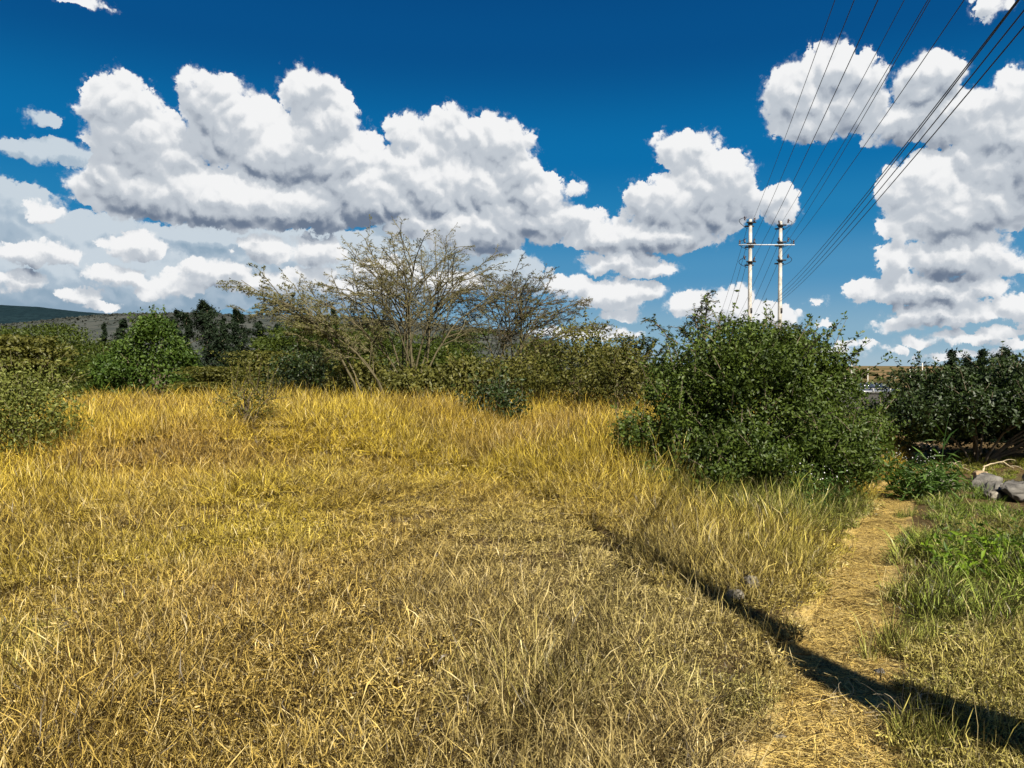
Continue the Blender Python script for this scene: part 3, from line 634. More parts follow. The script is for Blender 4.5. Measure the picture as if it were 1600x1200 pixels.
def crown(rng, n, clumps, size, aspect=0.5, jitter=0.8, shell=0.55, flat=0.0, sprigs=0, sprig_len=0.3, rough=0.25, core=0):
    """leaves through a volume made of ellipsoid clumps (cx,cy,cz,rx,ry,rz); sprigs poke out of the surface"""
    cl = np.array(clumps, float); w = (cl[:, 3] * cl[:, 4] * cl[:, 5]) ** 0.67; w /= w.sum()
    ci = rng.choice(len(cl), n, p=w)
    d = rng.normal(0, 1, (n, 3)); d /= np.linalg.norm(d, axis=1)[:, None]
    r = shell + (1 - shell) * rng.random(n) ** 0.6
    bump = 1 + rough * np.sin(d[:, 0] * 7 + ci) * np.cos(d[:, 1] * 6 + 2 * ci) + rough * 0.5 * np.sin(d[:, 2] * 13 + d[:, 0] * 11)
    C = cl[ci, :3] + d * cl[ci, 3:] * (r * bump)[:, None]
    N_ = d / cl[ci, 3:]; N_ /= np.linalg.norm(N_, axis=1)[:, None]
    N_ = N_ * (1 - flat) + np.array([0, 0, 1.0]) * flat
    tone = (0.5 + 0.5 * np.sin(ci * 2.3 + d[:, 0] * 3 + d[:, 2] * 2.0)) * 0.35
    var = np.clip(0.45 * rng.random(n) + tone + 0.25 * rng.random(n) ** 3, 0, 1)
    lines = []
    if sprigs:
        for _ in range(sprigs):
            k = rng.choice(len(cl), p=w); dd = rng.normal(0, 1, 3); dd[2] = abs(dd[2]) * 0.9 + 0.1; dd /= np.linalg.norm(dd)
            p0 = cl[k, :3] + dd * cl[k, 3:] * 0.85; L = sprig_len * (0.5 + rng.random()); up = dd * 0.7 + np.array([0, 0, 0.45]) + rng.normal(0, 0.25, 3); up /= np.linalg.norm(up)
            ts = np.linspace(0, 1, 6); pts = p0 + np.outer(ts, up) * L + np.outer(ts ** 2, [0, 0, -0.12 * L]); lines.append((pts, 0.006 * (1 - 0.7 * ts)))
            m_ = max(6, int(L / size * 3.0)); tt = rng.random(m_)
            cc = p0 + tt[:, None] * up * L + rng.normal(0, size * 0.35, (m_, 3))
            C = np.concatenate([C, cc]); N_ = np.concatenate([N_, rng.normal(0, 1, (m_, 3))]); var = np.concatenate([var, np.clip(0.35 + 0.6 * rng.random(m_), 0, 1)])
    sz = np.full(len(C), size)
    if core:                                             # big leaves deep inside close the view through
        ci = rng.integers(0, min(len(cl), 11), core); d = rng.normal(0, 1, (core, 3)); d /= np.linalg.norm(d, axis=1)[:, None]
        C = np.concatenate([C, cl[ci, :3] + d * cl[ci, 3:] * (0.7 * rng.random((core, 1)) ** 0.5)]); N_ = np.concatenate([N_, rng.normal(0, 1, (core, 3))]); var = np.concatenate([var, 0.5 * rng.random(core)]); sz = np.concatenate([sz, np.full(core, size * 1.9)])
    Vl, Fl, va = leaf_cards(rng, C, N_, sz, var, aspect=aspect, jitter=jitter)
    return Vl, Fl, va, lines
def lumpy(rng, clumps, n, rlo, rhi, zmin=0.05):
    """adds small knots of foliage on the outside of big clumps: uneven outline, dark gaps between"""
    cl = np.array(clumps, float); out = []
    while len(out) < n:
        k = rng.integers(len(cl)); d = rng.normal(0, 1, 3); d /= np.linalg.norm(d); p = cl[k, :3] + d * cl[k, 3:] * 0.92
        if p[2] < zmin: continue
        if min((((p - c[:3]) / c[3:]) ** 2).sum() for j, c in enumerate(cl) if j != k) < 0.75: continue
        r = rng.uniform(rlo, rhi); out.append((*p, r * rng.uniform(0.8, 1.3), r, r * rng.uniform(0.6, 1.0)))
    inner = cl.copy(); inner[:, 3:] *= 0.82
    return [tuple(c) for c in inner] + out
def stems(rng, n, h, spread, r0, clumps=None):
    L = []
    for i in range(n):
        if clumps is not None: c = clumps[rng.integers(len(clumps))]; tip = np.array(c[:3]) + rng.normal(0, 0.3, 3) * np.array(c[3:])
        else:
            a = rng.random() * 6.283; tip = np.array([math.cos(a) * spread * rng.random(), math.sin(a) * spread * rng.random(), h * rng.uniform(0.6, 1)])
        b = rng.normal(0, 0.06, 3); b[2] = -0.15
        ts = np.linspace(0, 1, 7); mid = np.array([tip[0] * 0.25, tip[1] * 0.25, tip[2] * 0.6])
        P = np.outer((1 - ts) ** 2, b) + np.outer(2 * ts * (1 - ts), mid) + np.outer(ts ** 2, tip) + rng.normal(0, 0.015, (7, 3))
        L.append((P, r0 * (1 - 0.8 * ts)))
    return L
def shrub(name, loc, label, cat, seed, clumps, n, size, mat, group=None, nst=10, r0=0.02, stem_mat=None, scale=1.0, knots=None, **kw):
    rng = np.random.default_rng(seed)
    e = empty(name, (loc[0], loc[1], Hf(loc[0], loc[1]) if len(loc) < 3 else loc[2]), label, cat, group)
    cl = np.array(clumps, float) * scale
    if knots: cl = np.array(lumpy(rng, cl, *knots))
    core_cl = len(clumps)
    V, F, va, sp = crown(rng, n, cl, size, **kw)
    obj('crown', mesh_np('crown', V, F, mat, attrs={'var': va}), e)
    Vt, Ft = tubes(stems(rng, nst, 1, 1, r0, cl), 4)
    obj('trunk', mesh_np('trunk', Vt, Ft, stem_mat or M_BARK, smooth=True), e)
    if sp: obj('twigs', mesh_np('twigs', *tubes(sp, 4), stem_mat or M_BARK, smooth=True), e)['kind'] = 'stuff'
    return e
def copy_thing(src, loc, rz, s, label, group=None):
    c = src.copy(); COL.objects.link(c); c.location = loc; c.rotation_euler = (0, 0, rz); c.scale = s; c['label'] = label
    if group: c['group'] = group
    for ch in src.children:
        k = ch.copy(); COL.objects.link(k); k.parent = c
    return c

# the big green bush beside the path
D = 8.9
shrub('leafy_bush', (2.68, D), 'large dense green bush beside the footpath, in front of the twin power poles', 'bush', 11,
      [(0, 0, 0.75, 1.35, 1.1, 0.85), (-0.70, -0.1, 0.50, 0.90, 0.9, 0.62), (0.85, -0.1, 0.65, 0.82, 0.9, 0.70), (0.15, 0, 1.38, 1.0, 0.85, 0.60), (-0.50, 0.1, 1.15, 0.72, 0.7, 0.55), (0.80, 0.1, 1.25, 0.66, 0.7, 0.52), (-0.1, -0.65, 0.35, 1.15, 0.6, 0.45), (1.30, 0, 0.45, 0.42, 0.7, 0.5), (-0.05, 0.1, 1.66, 0.55, 0.5, 0.32), (0.5, 0.1, 1.60, 0.5, 0.5, 0.32), (0.9, -0.5, 0.4, 0.6, 0.5, 0.45)],
      54000, 0.046, M_BUSH, scale=np.array([0.90, 0.95, 0.90, 0.90, 0.92, 0.90]), nst=40, r0=0.018, jitter=0.75, shell=0.4, sprigs=300, sprig_len=0.30, rough=0.2, knots=(110, 0.13, 0.30), core=16000)
# feathery acacia sprays standing just behind that bush
def spray_tree(name, loc, label, seed, limbs, mat, leaf=0.05, stem_r=0.02):
    rng = np.random.default_rng(seed); e = empty(name, (*loc, Hf(*loc)), label, 'tree')
    L = []; C = []; N_ = []
    for (a, b, c) in limbs:
        P0 = np.array(a, float); P2 = np.array(b, float); ts = np.linspace(0, 1, 9); mid = (P0 + P2) / 2 + np.array([0, 0, c])
        P = np.outer((1 - ts) ** 2, P0) + np.outer(2 * ts * (1 - ts), mid) + np.outer(ts ** 2, P2); L.append((P, stem_r * (1.05 - 0.85 * ts)))
        for t in np.linspace(0.35, 1, 13):                       # side twigs carrying feathery leaflets
            k = min(int(t * 8), 7); q0 = P[k] + (P[k + 1] - P[k]) * (t * 8 - k)
            for _ in range(2):
                ax = (P2 - P0) / np.linalg.norm(P2 - P0) * 0.5 + rng.normal(0, 0.7, 3) * np.array([1, 1, 0.35]); ax /= np.linalg.norm(ax); ln = rng.uniform(0.10, 0.26)
                tt = np.linspace(0, 1, 4); pts = q0 + np.outer(tt, ax) * ln + np.outer(tt ** 2, [0, 0, -0.25 * ln]); L.append((pts, 0.005 * (1 - 0.6 * tt)))
                m_ = 16; u = rng.random(m_); C.append(q0 + u[:, None] * ax * ln + np.outer(u ** 2, [0, 0, -0.25 * ln]) + rng.normal(0, 0.014, (m_, 3))); N_.append(np.tile([0, 0, 1.0], (m_, 1)))
    C = np.concatenate(C); N_ = np.concatenate(N_)
    V, F, va = leaf_cards(rng, C, N_, np.full(len(C), leaf), np.clip(rng.random(len(C)), 0, 1), aspect=0.35, jitter=0.45)
    obj('crown', mesh_np('crown', V, F, mat, attrs={'var': va}), e)
    Vt, Ft = tubes(L, 4); obj('trunk', mesh_np('trunk', Vt, Ft, M_BARK, smooth=True), e)
    return e
M_SPRAY = leaf_mat('spray_leaf', (0.022, 0.040, 0.012), (0.085, 0.115, 0.03))
d = 10.8
def zt(py, d_): return EYE + (572 - py) / 1186.0 * d_
def off_(px, py, px0, d_, g0): return (at(px, d_) - at(px0, d_), 0.0, zt(py, d_) - g0)
g0 = Hf(at(1100, d), d)
spray_tree('acacia_sapling', (at(1100, d), d), 'feathery acacia sapling poking above the left shoulder of the big green bush', 31,
           [((0, 0, 0), off_(1015, 500, 1100, d, g0), 0.75), ((0, 0, 0.6), off_(1095, 478, 1100, d, g0), 0.1), ((0, 0, 0.8), off_(1125, 500, 1100, d, g0), 0.2), ((0, 0, 0.9), off_(1065, 515, 1100, d, g0), 0.3), ((0, 0, 1.0), off_(1085, 495, 1100, d, g0), 0.1), ((0, 0.1, 1.0), off_(1140, 505, 1100, d, g0), 0.3), ((0, 0, 1.2), off_(1104, 462, 1100, d, g0), 0.05)], M_SPRAY)
d = 11.0; g0 = Hf(at(1215, d), d)
spray_tree('acacia_sapling', (at(1215, d), d), 'feathery acacia sapling arching over the right shoulder of the big green bush, beside the poles', 33,
           [((0, 0, 0), off_(1180, 520, 1215, d, g0), 0.4), ((0, 0, 0.5), off_(1225, 508, 1215, d, g0), 0.2), ((0, 0, 0.6), off_(1260, 520, 1215, d, g0), 0.45), ((0, 0, 0.7), off_(1280, 545, 1215, d, g0), 0.6), ((0, 0, 0.6), off_(1245, 510, 1215, d, g0), 0.3), ((0, 0.1, 0.6), off_(1205, 512, 1215, d, g0), 0.2), ((0, 0.1, 0.6), off_(1165, 535, 1215, d, g0), 0.3)], M_SPRAY)
d = 15.0; g0 = Hf(at(985, d), d)
spray_tree('acacia_sapling', (at(985, d), d), 'small flat-topped dark acacia between the thornbush and the big green bush', 35,
           [((0, 0, 0), off_(px_, py_, 985, d, g0), 0.35) for px_, py_ in ((955, 545), (970, 532), (985, 528), (1005, 528), (1025, 532), (1040, 540), (995, 536), (975, 540), (1015, 540))], M_SPRAY, leaf=0.07, stem_r=0.025)

# leafy shrub at the left edge
shrub('leafy_shrub', (at(22, 9.2), 9.2), 'small-leaved yellowish green shrub at the left edge of the field', 'shrub', 41,
      [(0, 0, 0.45, 0.75, 0.6, 0.55), (-0.45, 0, 0.65, 0.55, 0.5, 0.55), (0.35, 0, 0.55, 0.42, 0.45, 0.5), (0.1, 0, 0.85, 0.45, 0.4, 0.35), (-0.7, 0.1, 0.5, 0.6, 0.5, 0.6)],
      11000, 0.042, M_SHRUB, nst=16, r0=0.012, sprigs=70, sprig_len=0.32, shell=0.35, rough=0.25, stem_mat=M_TWIG)
# round green tree
d = 22
shrub('round_tree', (at(240, d), d), 'round bright green tree standing behind the grass crest on the left', 'tree', 43,
      [(0, 0, 1.2, 1.4, 1.1, 1.1), (-0.95, 0, 1.0, 0.80, 0.8, 0.8), (0.95, 0, 1.0, 0.8, 0.8, 0.8), (0.05, 0, 2.05, 0.7, 0.7, 0.6), (-0.4, 0, 1.75, 0.6, 0.6, 0.5), (0.55, 0, 1.7, 0.55, 0.6, 0.5), (0, 0, 2.5, 0.3, 0.3, 0.3)],
      18000, 0.10, M_ROUND, nst=14, r0=0.06, shell=0.4, sprigs=50, sprig_len=0.4, rough=0.3, knots=(50, 0.2, 0.42))

# flat-topped acacias of the thicket on the left: three builds, copied with their own size and turn
def flat_acacia(seed, h, w, nlay):
    rng = np.random.default_rng(seed); cl = []
    for i in range(nlay):
        t = (i + 0.5) / nlay; z = h * (0.45 + 0.55 * t); rr_ = w * (1.0 - 0.55 * abs(t - 0.55)) * rng.uniform(0.5, 0.8); a = rng.random() * 6.283; o = w * 0.55 * rng.random()
        cl.append((o * math.cos(a), o * math.sin(a), z, rr_, rr_ * 0.9, h * 0.045))
    return cl
def make_acacia(seed, h, w, nlay, mat, n=9000, size=0.11):
    return dict(seed=seed, clumps=flat_acacia(seed, h, w, nlay), n=n, size=size, mat=mat)
def plant_acacia(spec, px, d, label, group, rz=0, s=(1, 1, 1)):
    e = shrub('flat_acacia', (at(px, d), d), label, 'tree', spec['seed'], spec['clumps'], spec['n'], spec['size'], spec['mat'], group=group, nst=16, r0=0.07, flat=0.55, jitter=0.55, shell=0.2, rough=0.35)
    e.rotation_euler = (0, 0, rz); e.scale = s; return e
GA = 'flat-topped acacias of the thicket behind the field'
A1 = plant_acacia(make_acacia(51, 3.3, 2.7, 18, M_FLAT), 60, 27, 'wide layered acacia behind the yellowish shrub at the left edge', GA)
A2 = plant_acacia(make_acacia(52, 3.2, 2.3, 15, M_FLAT), 150, 32, 'layered green acacia just left of the round bright tree', GA)
A3 = plant_acacia(make_acacia(53, 2.4, 2.0, 12, M_OLIVE), 20, 21, 'olive flat acacia nearest the left edge, above the shrub', GA)
def cp(src, px, d, label, rz, s): return copy_thing(src, (at(px, d), d, Hf(at(px, d), d)), rz, s, label, GA)
cp(A1, 110, 40, 'tall acacia farther back in the thicket, below the sunlit slope', 2.0, (1.25, 1.25, 1.2))
cp(A2, -20, 34, 'acacia cut by the left edge of the picture, below the dark hill', 1.1, (1.3, 1.3, 1.25))
cp(A2, 200, 44, 'acacia right behind the round bright tree, under the small cypresses', 3.0, (1.3, 1.3, 1.15))
cp(A1, 345, 30, 'low acacia under the tallest conifer, right of the round bright tree', 4.2, (0.95, 0.95, 0.62))
cp(A3, 410, 24, 'low olive acacia left of the leaning limb, behind the grass crest', 0.7, (1.0, 1.0, 0.85))
cp(A1, 470, 26, 'broad acacia standing under the long leaning limb', 5.1, (1.0, 1.0, 0.95))
cp(A2, 545, 30, 'dark acacia behind the stems of the tallest bare tree', 2.6, (1.1, 1.1, 1.1))
cp(A2, 700, 31, 'dark acacia behind the gap between the two bare trees', 0.4, (1.2, 1.2, 1.05))
cp(A1, 800, 34, 'dark acacia behind the right-hand bare tree', 3.6, (0.9, 0.9, 0.85))
cp(A3, 330, 20.5, 'lowest yellowish acacia at the grass crest beside the round bright tree', 1.9, (0.8, 0.8, 0.5))
cp(A2, 290, 46, 'acacia in front of the two left conifers', 5.6, (1.2, 1.2, 0.95))

for i, (px_, d_, src, s_, rz_, lb) in enumerate((
        (-30, 62, A1, 2.0, 0.3, 'far acacia of the tree line below the left end of the dark hill'), (35, 70, A2, 2.3, 1.4, 'far acacia of the tree line below the middle of the dark hill'),
        (95, 64, A1, 2.0, 2.2, 'far acacia of the tree line where the dark hill meets the paler slope'), (150, 74, A2, 2.2, 3.3, 'far acacia of the tree line left of the thinnest far conifer'),
        (205, 80, A1, 2.2, 4.0, 'far acacia behind the narrow spire conifer'), (262, 84, A2, 2.2, 5.0, 'far acacia behind the twin-looking conifer'),
        (335, 88, A1, 2.3, 0.9, 'far acacia behind the tallest conifer'), (395, 72, A2, 2.1, 1.8, 'far acacia right of the lone conifer'),
        (450, 66, A1, 1.9, 2.9, 'far acacia seen through the long leaning limb'), (510, 72, A2, 2.2, 3.8, 'far acacia behind the left twigs of the tallest bare tree'),
        (580, 64, A1, 1.9, 4.6, 'far acacia behind the middle of the tallest bare tree'), (650, 70, A2, 2.0, 5.5, 'far acacia behind the right stems of the tallest bare tree'),
        (720, 66, A1, 1.8, 0.1, 'far acacia seen between the two bare trees'), (860, 62, A2, 1.7, 1.2, 'far acacia behind the sweeping right twigs'), (935, 66, A1, 1.6, 2.5, 'far acacia above the olive thornbush'))):
    cp(src, px_, d_, lb, rz_, (s_ * 0.95, s_ * 0.95, s_ * (1.16, 1.02, 1.22, 1.08, 1.12)[i % 5] * (0.72 if 180 < px_ < 440 else 1.0)))

# dark shrubs under the bare trees
def low_shrub(px, d, label, seed, w, h, mat, n=3800, size=0.09, sx=1.0, group='dark shrubs under the bare trees'):
    return shrub('thorn_shrub', (at(px, d), d), label, 'shrub', seed, [(0, 0, h * 0.45, w * 0.5, w * 0.45, h * 0.45), (-w * 0.28, 0, h * 0.4, w * 0.35, w * 0.3, h * 0.36), (w * 0.3, 0, h * 0.42, w * 0.32, w * 0.3, h * 0.38), (0.05 * w, 0, h * 0.72, w * 0.3, w * 0.3, h * 0.25)],
                 n, size, mat, group=group, nst=12, r0=0.025, shell=0.4, rough=0.3, sprigs=30, sprig_len=0.35, stem_mat=M_TWIG2)
low_shrub(478, 20, 'dark rounded shrub under the leaning limb, left of the bare trees', 61, 2.2, 1.9, M_DARK, 4200)
low_shrub(565, 17.6, 'dark shrub at the foot of the leaning limb', 62, 1.5, 1.25, M_OLIVE)
low_shrub(648, 17.4, 'olive shrub at the foot of the tallest bare tree', 63, 1.9, 1.0, M_OLIVE)
low_shrub(722, 17.6, 'shrub between the two bare trees', 64, 1.6, 1.2, M_OLIVE)
low_shrub(795, 17.8, 'shrub at the foot of the right-hand bare tree', 65, 1.8, 1.15, M_OLIVE)
low_shrub(770, 13.8, 'squat dark shrub sunk in the grass dip in the middle of the field', 66, 1.15, 0.85, M_DARK, 2600, 0.06)
low_shrub(905, 16, 'large olive thornbush left of the big green bush', 67, 2.3, 1.9, M_OLIVE, 5200, 0.075)
low_shrub(965, 14.5, 'olive thornbush touching the left side of the big green bush', 68, 1.5, 1.55, M_OLIVE, 4200, 0.065)
low_shrub(385, 10.3, 'small brown twiggy shrub half buried in the golden grass on the left', 69, 0.75, 0.62, M_OLIVE, 900, 0.035)

# bare spreading acacias
def bare_acacia(name, px, d, label, seed, stems_, mat, levels=4, leafn=0.05):
    """each stem rises, sweeps outwards and forks again and again into flat sprays of thin twigs"""
    rng = np.random.default_rng(seed); x0, y0 = at(px, d), d; g0 = Hf(x0, y0)
    e = empty(name, (x0, y0, g0), label, 'tree'); main, fine, C = [], [], []
    def spray(P, r, lev, L):
        (main if lev < 2 else fine).append((P, r * (1 - 0.6 * np.linspace(0, 1, len(P))) + 0.0022))
        if lev >= levels:
            m_ = int(6 * leafn + rng.random())
            if m_: u = rng.random(m_); C.append(P[0] + u[:, None] * (P[-1] - P[0]) + rng.normal(0, 0.015, (m_, 3)))
            return
        nb = (10, 7, 5, 5)[lev]; k = len(P) - 1
        t0_ = (0.40, 0.22, 0.2, 0.2)[lev]
        for j in range(nb):
            t = min(t0_ + (1 - t0_) * (j + rng.random()) / nb, 0.99); i = int(t * k); q0 = P[i] + (P[i + 1] - P[i]) * (t * k - i)
            dv = P[i + 1] - P[i]; dv = dv / np.linalg.norm(dv)
            lat = rng.normal(0, 1, 3); lat[2] *= 0.45; lat -= lat.dot(dv) * dv; lat /= np.linalg.norm(lat) + 1e-9
            nd = dv * 0.8 + lat * rng.uniform(0.35, 0.75); nd[2] = nd[2] * 0.62 + 0.05; nd /= np.linalg.norm(nd)
            Lb = L * rng.uniform(0.30, 0.50) * (1.15 - 0.45 * t); n_ = 5; cur = q0; Q = [cur]
            for _ in range(n_):
                nd = nd + rng.normal(0, 0.10, 3) + np.array([0, 0, 0.03 if lev < 1 else -0.03]); nd /= np.linalg.norm(nd); cur = cur + nd * Lb / n_; Q.append(cur)
            spray(np.array(Q), r * (0.55 if lev else 0.6) * (1 - 0.4 * t), lev + 1, Lb)
    for a, b, r in stems_:
        A_ = np.array(a, float); B_ = np.array(b, float); h = B_[2] - A_[2]; ts = np.linspace(0, 1, 11)
        mid = A_ + np.array([(B_[0] - A_[0]) * 0.22, (B_[1] - A_[1]) * 0.2, h * 0.72])
        P = np.outer((1 - ts) ** 2, A_) + np.outer(2 * ts * (1 - ts), mid) + np.outer(ts ** 2, B_)
        P += np.cumsum(rng.normal(0, 0.018, (11, 3)), 0); spray(P, r, 0, np.linalg.norm(B_ - A_))
    V, F = tubes(main, 5); obj('trunk', mesh_np('trunk', V, F, M_BARK2, smooth=True), e)
    V, F = tubes(fine, 3); obj('twigs', mesh_np('twigs', V, F, mat), e)['kind'] = 'stuff'
    C = np.concatenate(C); Vl, Fl, va = leaf_cards(rng, C, rng.normal(0, 1, (len(C), 3)), np.full(len(C), 0.05), rng.random(len(C)), aspect=0.4)
    obj('crown', mesh_np('crown', Vl, Fl, M_ACLEAF, attrs={'var': va}), e)
    return e
def S(px0, d, lst):
    g0 = Hf(at(px0, d), d)
    return [((rng.normal(0, .34), rng.normal(0, .3), -0.1), (at(px, d) - at(px0, d), dy, zt(py, d) - g0), r) for px, py, dy, r in lst]
rng = np.random.default_rng(71)
bare_acacia('bare_acacia', 645, 18, 'tallest bare spreading acacia in the middle, its fan of thin twigs against the clouds', 72,
            S(645, 18, [(505, 474, -.4, .026), (530, 446, .5, .028), (580, 424, -.3, .03), (612, 412, .4, .03), (648, 406, -.2, .032), (685, 421, .5, .03), (725, 436, -.4, .028), (765, 460, .3, .026), (600, 466, -.9, .024), (690, 471, 1.0, .024), (640, 446, .9, .024), (560, 511, .6, .022)]), M_TWIG)
bare_acacia('bare_acacia', 790, 18.6, 'right-hand bare acacia with brown twigs sweeping to the right', 74,
            S(790, 18.6, [(785, 451, .3, .026), (815, 456, -.3, .026), (856, 466, .3, .026), (880, 488, -.1, .024), (760, 468, .5, .022), (905, 512, 0.3, .022), (828, 506, -.6, .022), (735, 496, .2, .02)]), M_TWIG2, leafn=0.06)
bare_acacia('leaning_acacia', 592, 16.8, 'acacia with one long pale limb leaning far out to the left', 76,
            S(592, 16.8, [(440, 476, 0, .030), (470, 488, .4, .022), (520, 520, -.4, .020), (420, 470, .2, .022)]), M_TWIG, leafn=0.2)

# conifers in a loose row far behind
def conifer(px, d, top, wpx, label, seed, lean=0.0, n=2600, group='dark conifers behind the thicket'):
    rng = np.random.default_rng(seed); x0 = at(px, d); g0 = Hf(x0, d); h = zt(top, d) - g0; w = wpx / 1186.0 * d / 2 * 1.9
    e = empty('conifer', (x0, d, g0), label, 'tree', group)
    C, N_ = [], []; L = [(np.array([[0, 0, -0.2], [lean * h * .5, 0, h * 0.5], [lean * h, 0, h]]), np.array([0.14, 0.08, 0.015]) * h / 9)]
    nb = int(52)
    for i in range(nb):
        t = 0.10 + 0.9 * (i + rng.random()) / nb; a = rng.random() * 6.283; ln = w * (1 - t) ** 0.55 * rng.uniform(0.5, 1.35) + 0.16 * w
        p0 = np.array([lean * h * t, 0, h * t]); dv = np.array([math.cos(a), math.sin(a), rng.uniform(0.15, 0.8)]); dv /= np.linalg.norm(dv); p1 = p0 + dv * ln
        L.append((np.array([p0, (p0 + p1) / 2 + [0, 0, -0.05 * ln], p1]), np.array([0.03, 0.02, 0.006])))
        k = int(n * 1.7) // nb; u = rng.random(k) ** 0.7; C.append(p0 + u[:, None] * (p1 - p0) + rng.normal(0, 0.11 * ln + 0.05, (k, 3))); N_.append(np.tile(dv, (k, 1)) + np.array([0, 0, 0.5]))
    C = np.concatenate(C); V, F, va = leaf_cards(rng, C, np.concatenate(N_), np.full(len(C), 0.0046 * d), np.clip(0.7 * rng.random(len(C)) + 0.3 * rng.random(), 0, 1), aspect=0.3, jitter=0.7)
    obj('crown', mesh_np('crown', V, F, M_CONI, attrs={'var': va}), e)
    Vt, Ft = tubes(L, 4); obj('trunk', mesh_np('trunk', Vt, Ft, M_BARK, smooth=True), e); return e
conifer(325, 62, 477, 52, 'tallest dark conifer, right of the round bright tree', 81, n=5200)
conifer(279, 66, 488, 30, 'dark conifer with twin-looking tops just left of the tallest conifer', 82, n=3000)
conifer(292, 66, 493, 18, 'slim conifer squeezed between the twin-looking conifer and the tallest one', 83)
conifer(372, 64, 488, 30, 'dark conifer standing alone to the right of the tallest conifer', 84, n=3200)
conifer(192, 75, 502, 22, 'small bushy conifer above the thicket, left of the round tree', 85)
conifer(217, 78, 505, 14, 'narrow spire conifer above the round bright tree', 86)
conifer(163, 82, 508, 8, 'thinnest far conifer, leftmost of the row', 87)
conifer(405, 70, 505, 22, 'short conifer between the lone conifer and the leaning limb', 88)
conifer(432, 72, 510, 18, 'short conifer behind the tip of the leaning limb', 89)
conifer(521, 70, 482, 14, 'slim conifer seen through the left twigs of the tallest bare tree', 90)
conifer(350, 70, 500, 18, 'short conifer filling the gap right of the tallest conifer', 91)
GC = 'wind-bent conifers behind the dark shrub on the right'
conifer(1462, 30, 549, 20, 'leftmost wind-bent conifer above the dark shrub on the right', 92, lean=0.16, group=GC)
conifer(1498, 29, 560, 26, 'lowest ragged conifer above the dark shrub on the right', 93, lean=0.10, group=GC)
conifer(1512, 31, 549, 18, 'middle wind-bent conifer above the dark shrub on the right', 94, lean=0.14, group=GC)
conifer(1548, 30, 547, 22, 'tallest wind-bent conifer above the dark shrub on the right', 95, lean=0.12, group=GC)
conifer(1566, 31, 557, 20, 'wind-bent conifer just right of the tallest one above the dark shrub', 96, lean=0.10, group=GC)
conifer(1600, 26, 572, 26, 'conifer cut by the right edge of the picture', 97, lean=0.02, group=GC)

# the dark shrub mass on the right and smaller neighbours
d = 12.6
shrub('dark_shrub', (at(1530, d), d), 'big dark glossy shrub on the right, deep black shade beneath it', 'shrub', 101,
      [(0, 0, 1.15, 1.15, 1.1, 0.58), (-0.75, -0.1, 0.98, 0.62, 0.8, 0.5), (0.9, 0, 1.05, 0.95, 1.0, 0.65), (-0.15, 0, 1.42, 0.72, 0.8, 0.36), (0.55, -0.1, 1.40, 0.7, 0.8, 0.36), (1.5, 0, 1.0, 0.8, 0.9, 0.6), (0.2, 0.9, 0.6, 1.6, 0.6, 0.75), (1.4, 0.9, 0.6, 1.2, 0.6, 0.75), (-0.1, -0.85, 1.15, 0.95, 0.7, 0.36), (0.9, -0.9, 1.15, 0.95, 0.7, 0.38), (1.7, -0.8, 1.1, 0.8, 0.7, 0.4)],
      32000, 0.066, M_DARK, scale=np.array([1.0, 1, 0.88, 1.0, 1, 0.9]), nst=14, r0=0.028, shell=0.4, rough=0.2, sprigs=150, sprig_len=0.34, knots=(46, 0.2, 0.5, 0.5), core=6000)
d = 15.5
low_shrub(1392, d, 'light green broad-leaved shrub in the gap right of the big green bush', 102, 0.95, 0.85, M_ROUND, 1500, 0.09, group=None)
low_shrub(1435, 15.0, 'dark green shrub touching the left side of the dark glossy shrub', 103, 0.9, 1.0, M_DARK, 1800, 0.08, group=None)
low_shrub(1405, 34, 'dark thornbush below the car on the road', 104, 3.2, 1.9, M_DARK, 2600, 0.2, group=None)

# ------------------------------------------------------------------ power line
M_CONC = solid('pale_concrete', (0.43, 0.405, 0.36), 0.85, 3, 0.4, 0.3)
M_STEEL = solid('dark_steel', (0.035, 0.033, 0.034), 0.6, 8, 0.3)
M_GALV = solid('galvanised_arm', (0.42, 0.45, 0.48), 0.5, 8, 0.12, spec=0.5)
M_PORC = solid('brown_porcelain', (0.035, 0.022, 0.03), 0.25, 8, 0.2, spec=0.6)
M_WIRE = solid('dull_cable', (0.025, 0.026, 0.030), 0.6, 4, 0.2)
def lathe(prof, seg=14, axis='z'):
    V, F = [], []
    for z, r in prof:
        for k in range(seg):
            a = 2 * math.pi * k / seg; V.append((r * math.cos(a), r * math.sin(a), z))
    for i in range(len(prof) - 1):
        for k in range(seg):
            F.append((i * seg + k, i * seg + (k + 1) % seg, (i + 1) * seg + (k + 1) % seg, (i + 1) * seg + k))
    V = np.array(V, float)
    if axis == 'x': V = V[:, [2, 1, 0]]
    return V, np.array(F)
def box(c, s, rot=None):
    c = np.array(c, float); h = np.array(s, float) / 2
    V = np.array([[sx, sy, sz] for sx in (-1, 1) for sy in (-1, 1) for sz in (-1, 1)]) * h
    if rot is not None: V = V @ np.array(Matrix.Rotation(rot, 3, 'Z').transposed())
    F = np.array([[0, 1, 3, 2], [4, 6, 7, 5], [0, 4, 5, 1], [2, 3, 7, 6], [0, 2, 6, 4], [1, 5, 7, 3]])
    return V + c, F
def part(name, VF, mat, parent, smooth=False):
    return obj(name, mesh_np(name, VF[0], VF[1], mat, smooth=smooth), parent)
INS = lathe([(0, .02), (0.02, .06), (.05, .062), (.06, .03), (.09, .058), (.12, .058), (.13, .03), (.16, .055), (.20, .05), (.22, .018), (.26, .018)], 10)
def insulator(parent, loc, lean=0.0):
    V = INS[0].copy()
    o = part('insulator', (V, INS[1]), M_PORC, parent, True); o.location = loc; o.rotation_euler = (0, lean, 0); return o
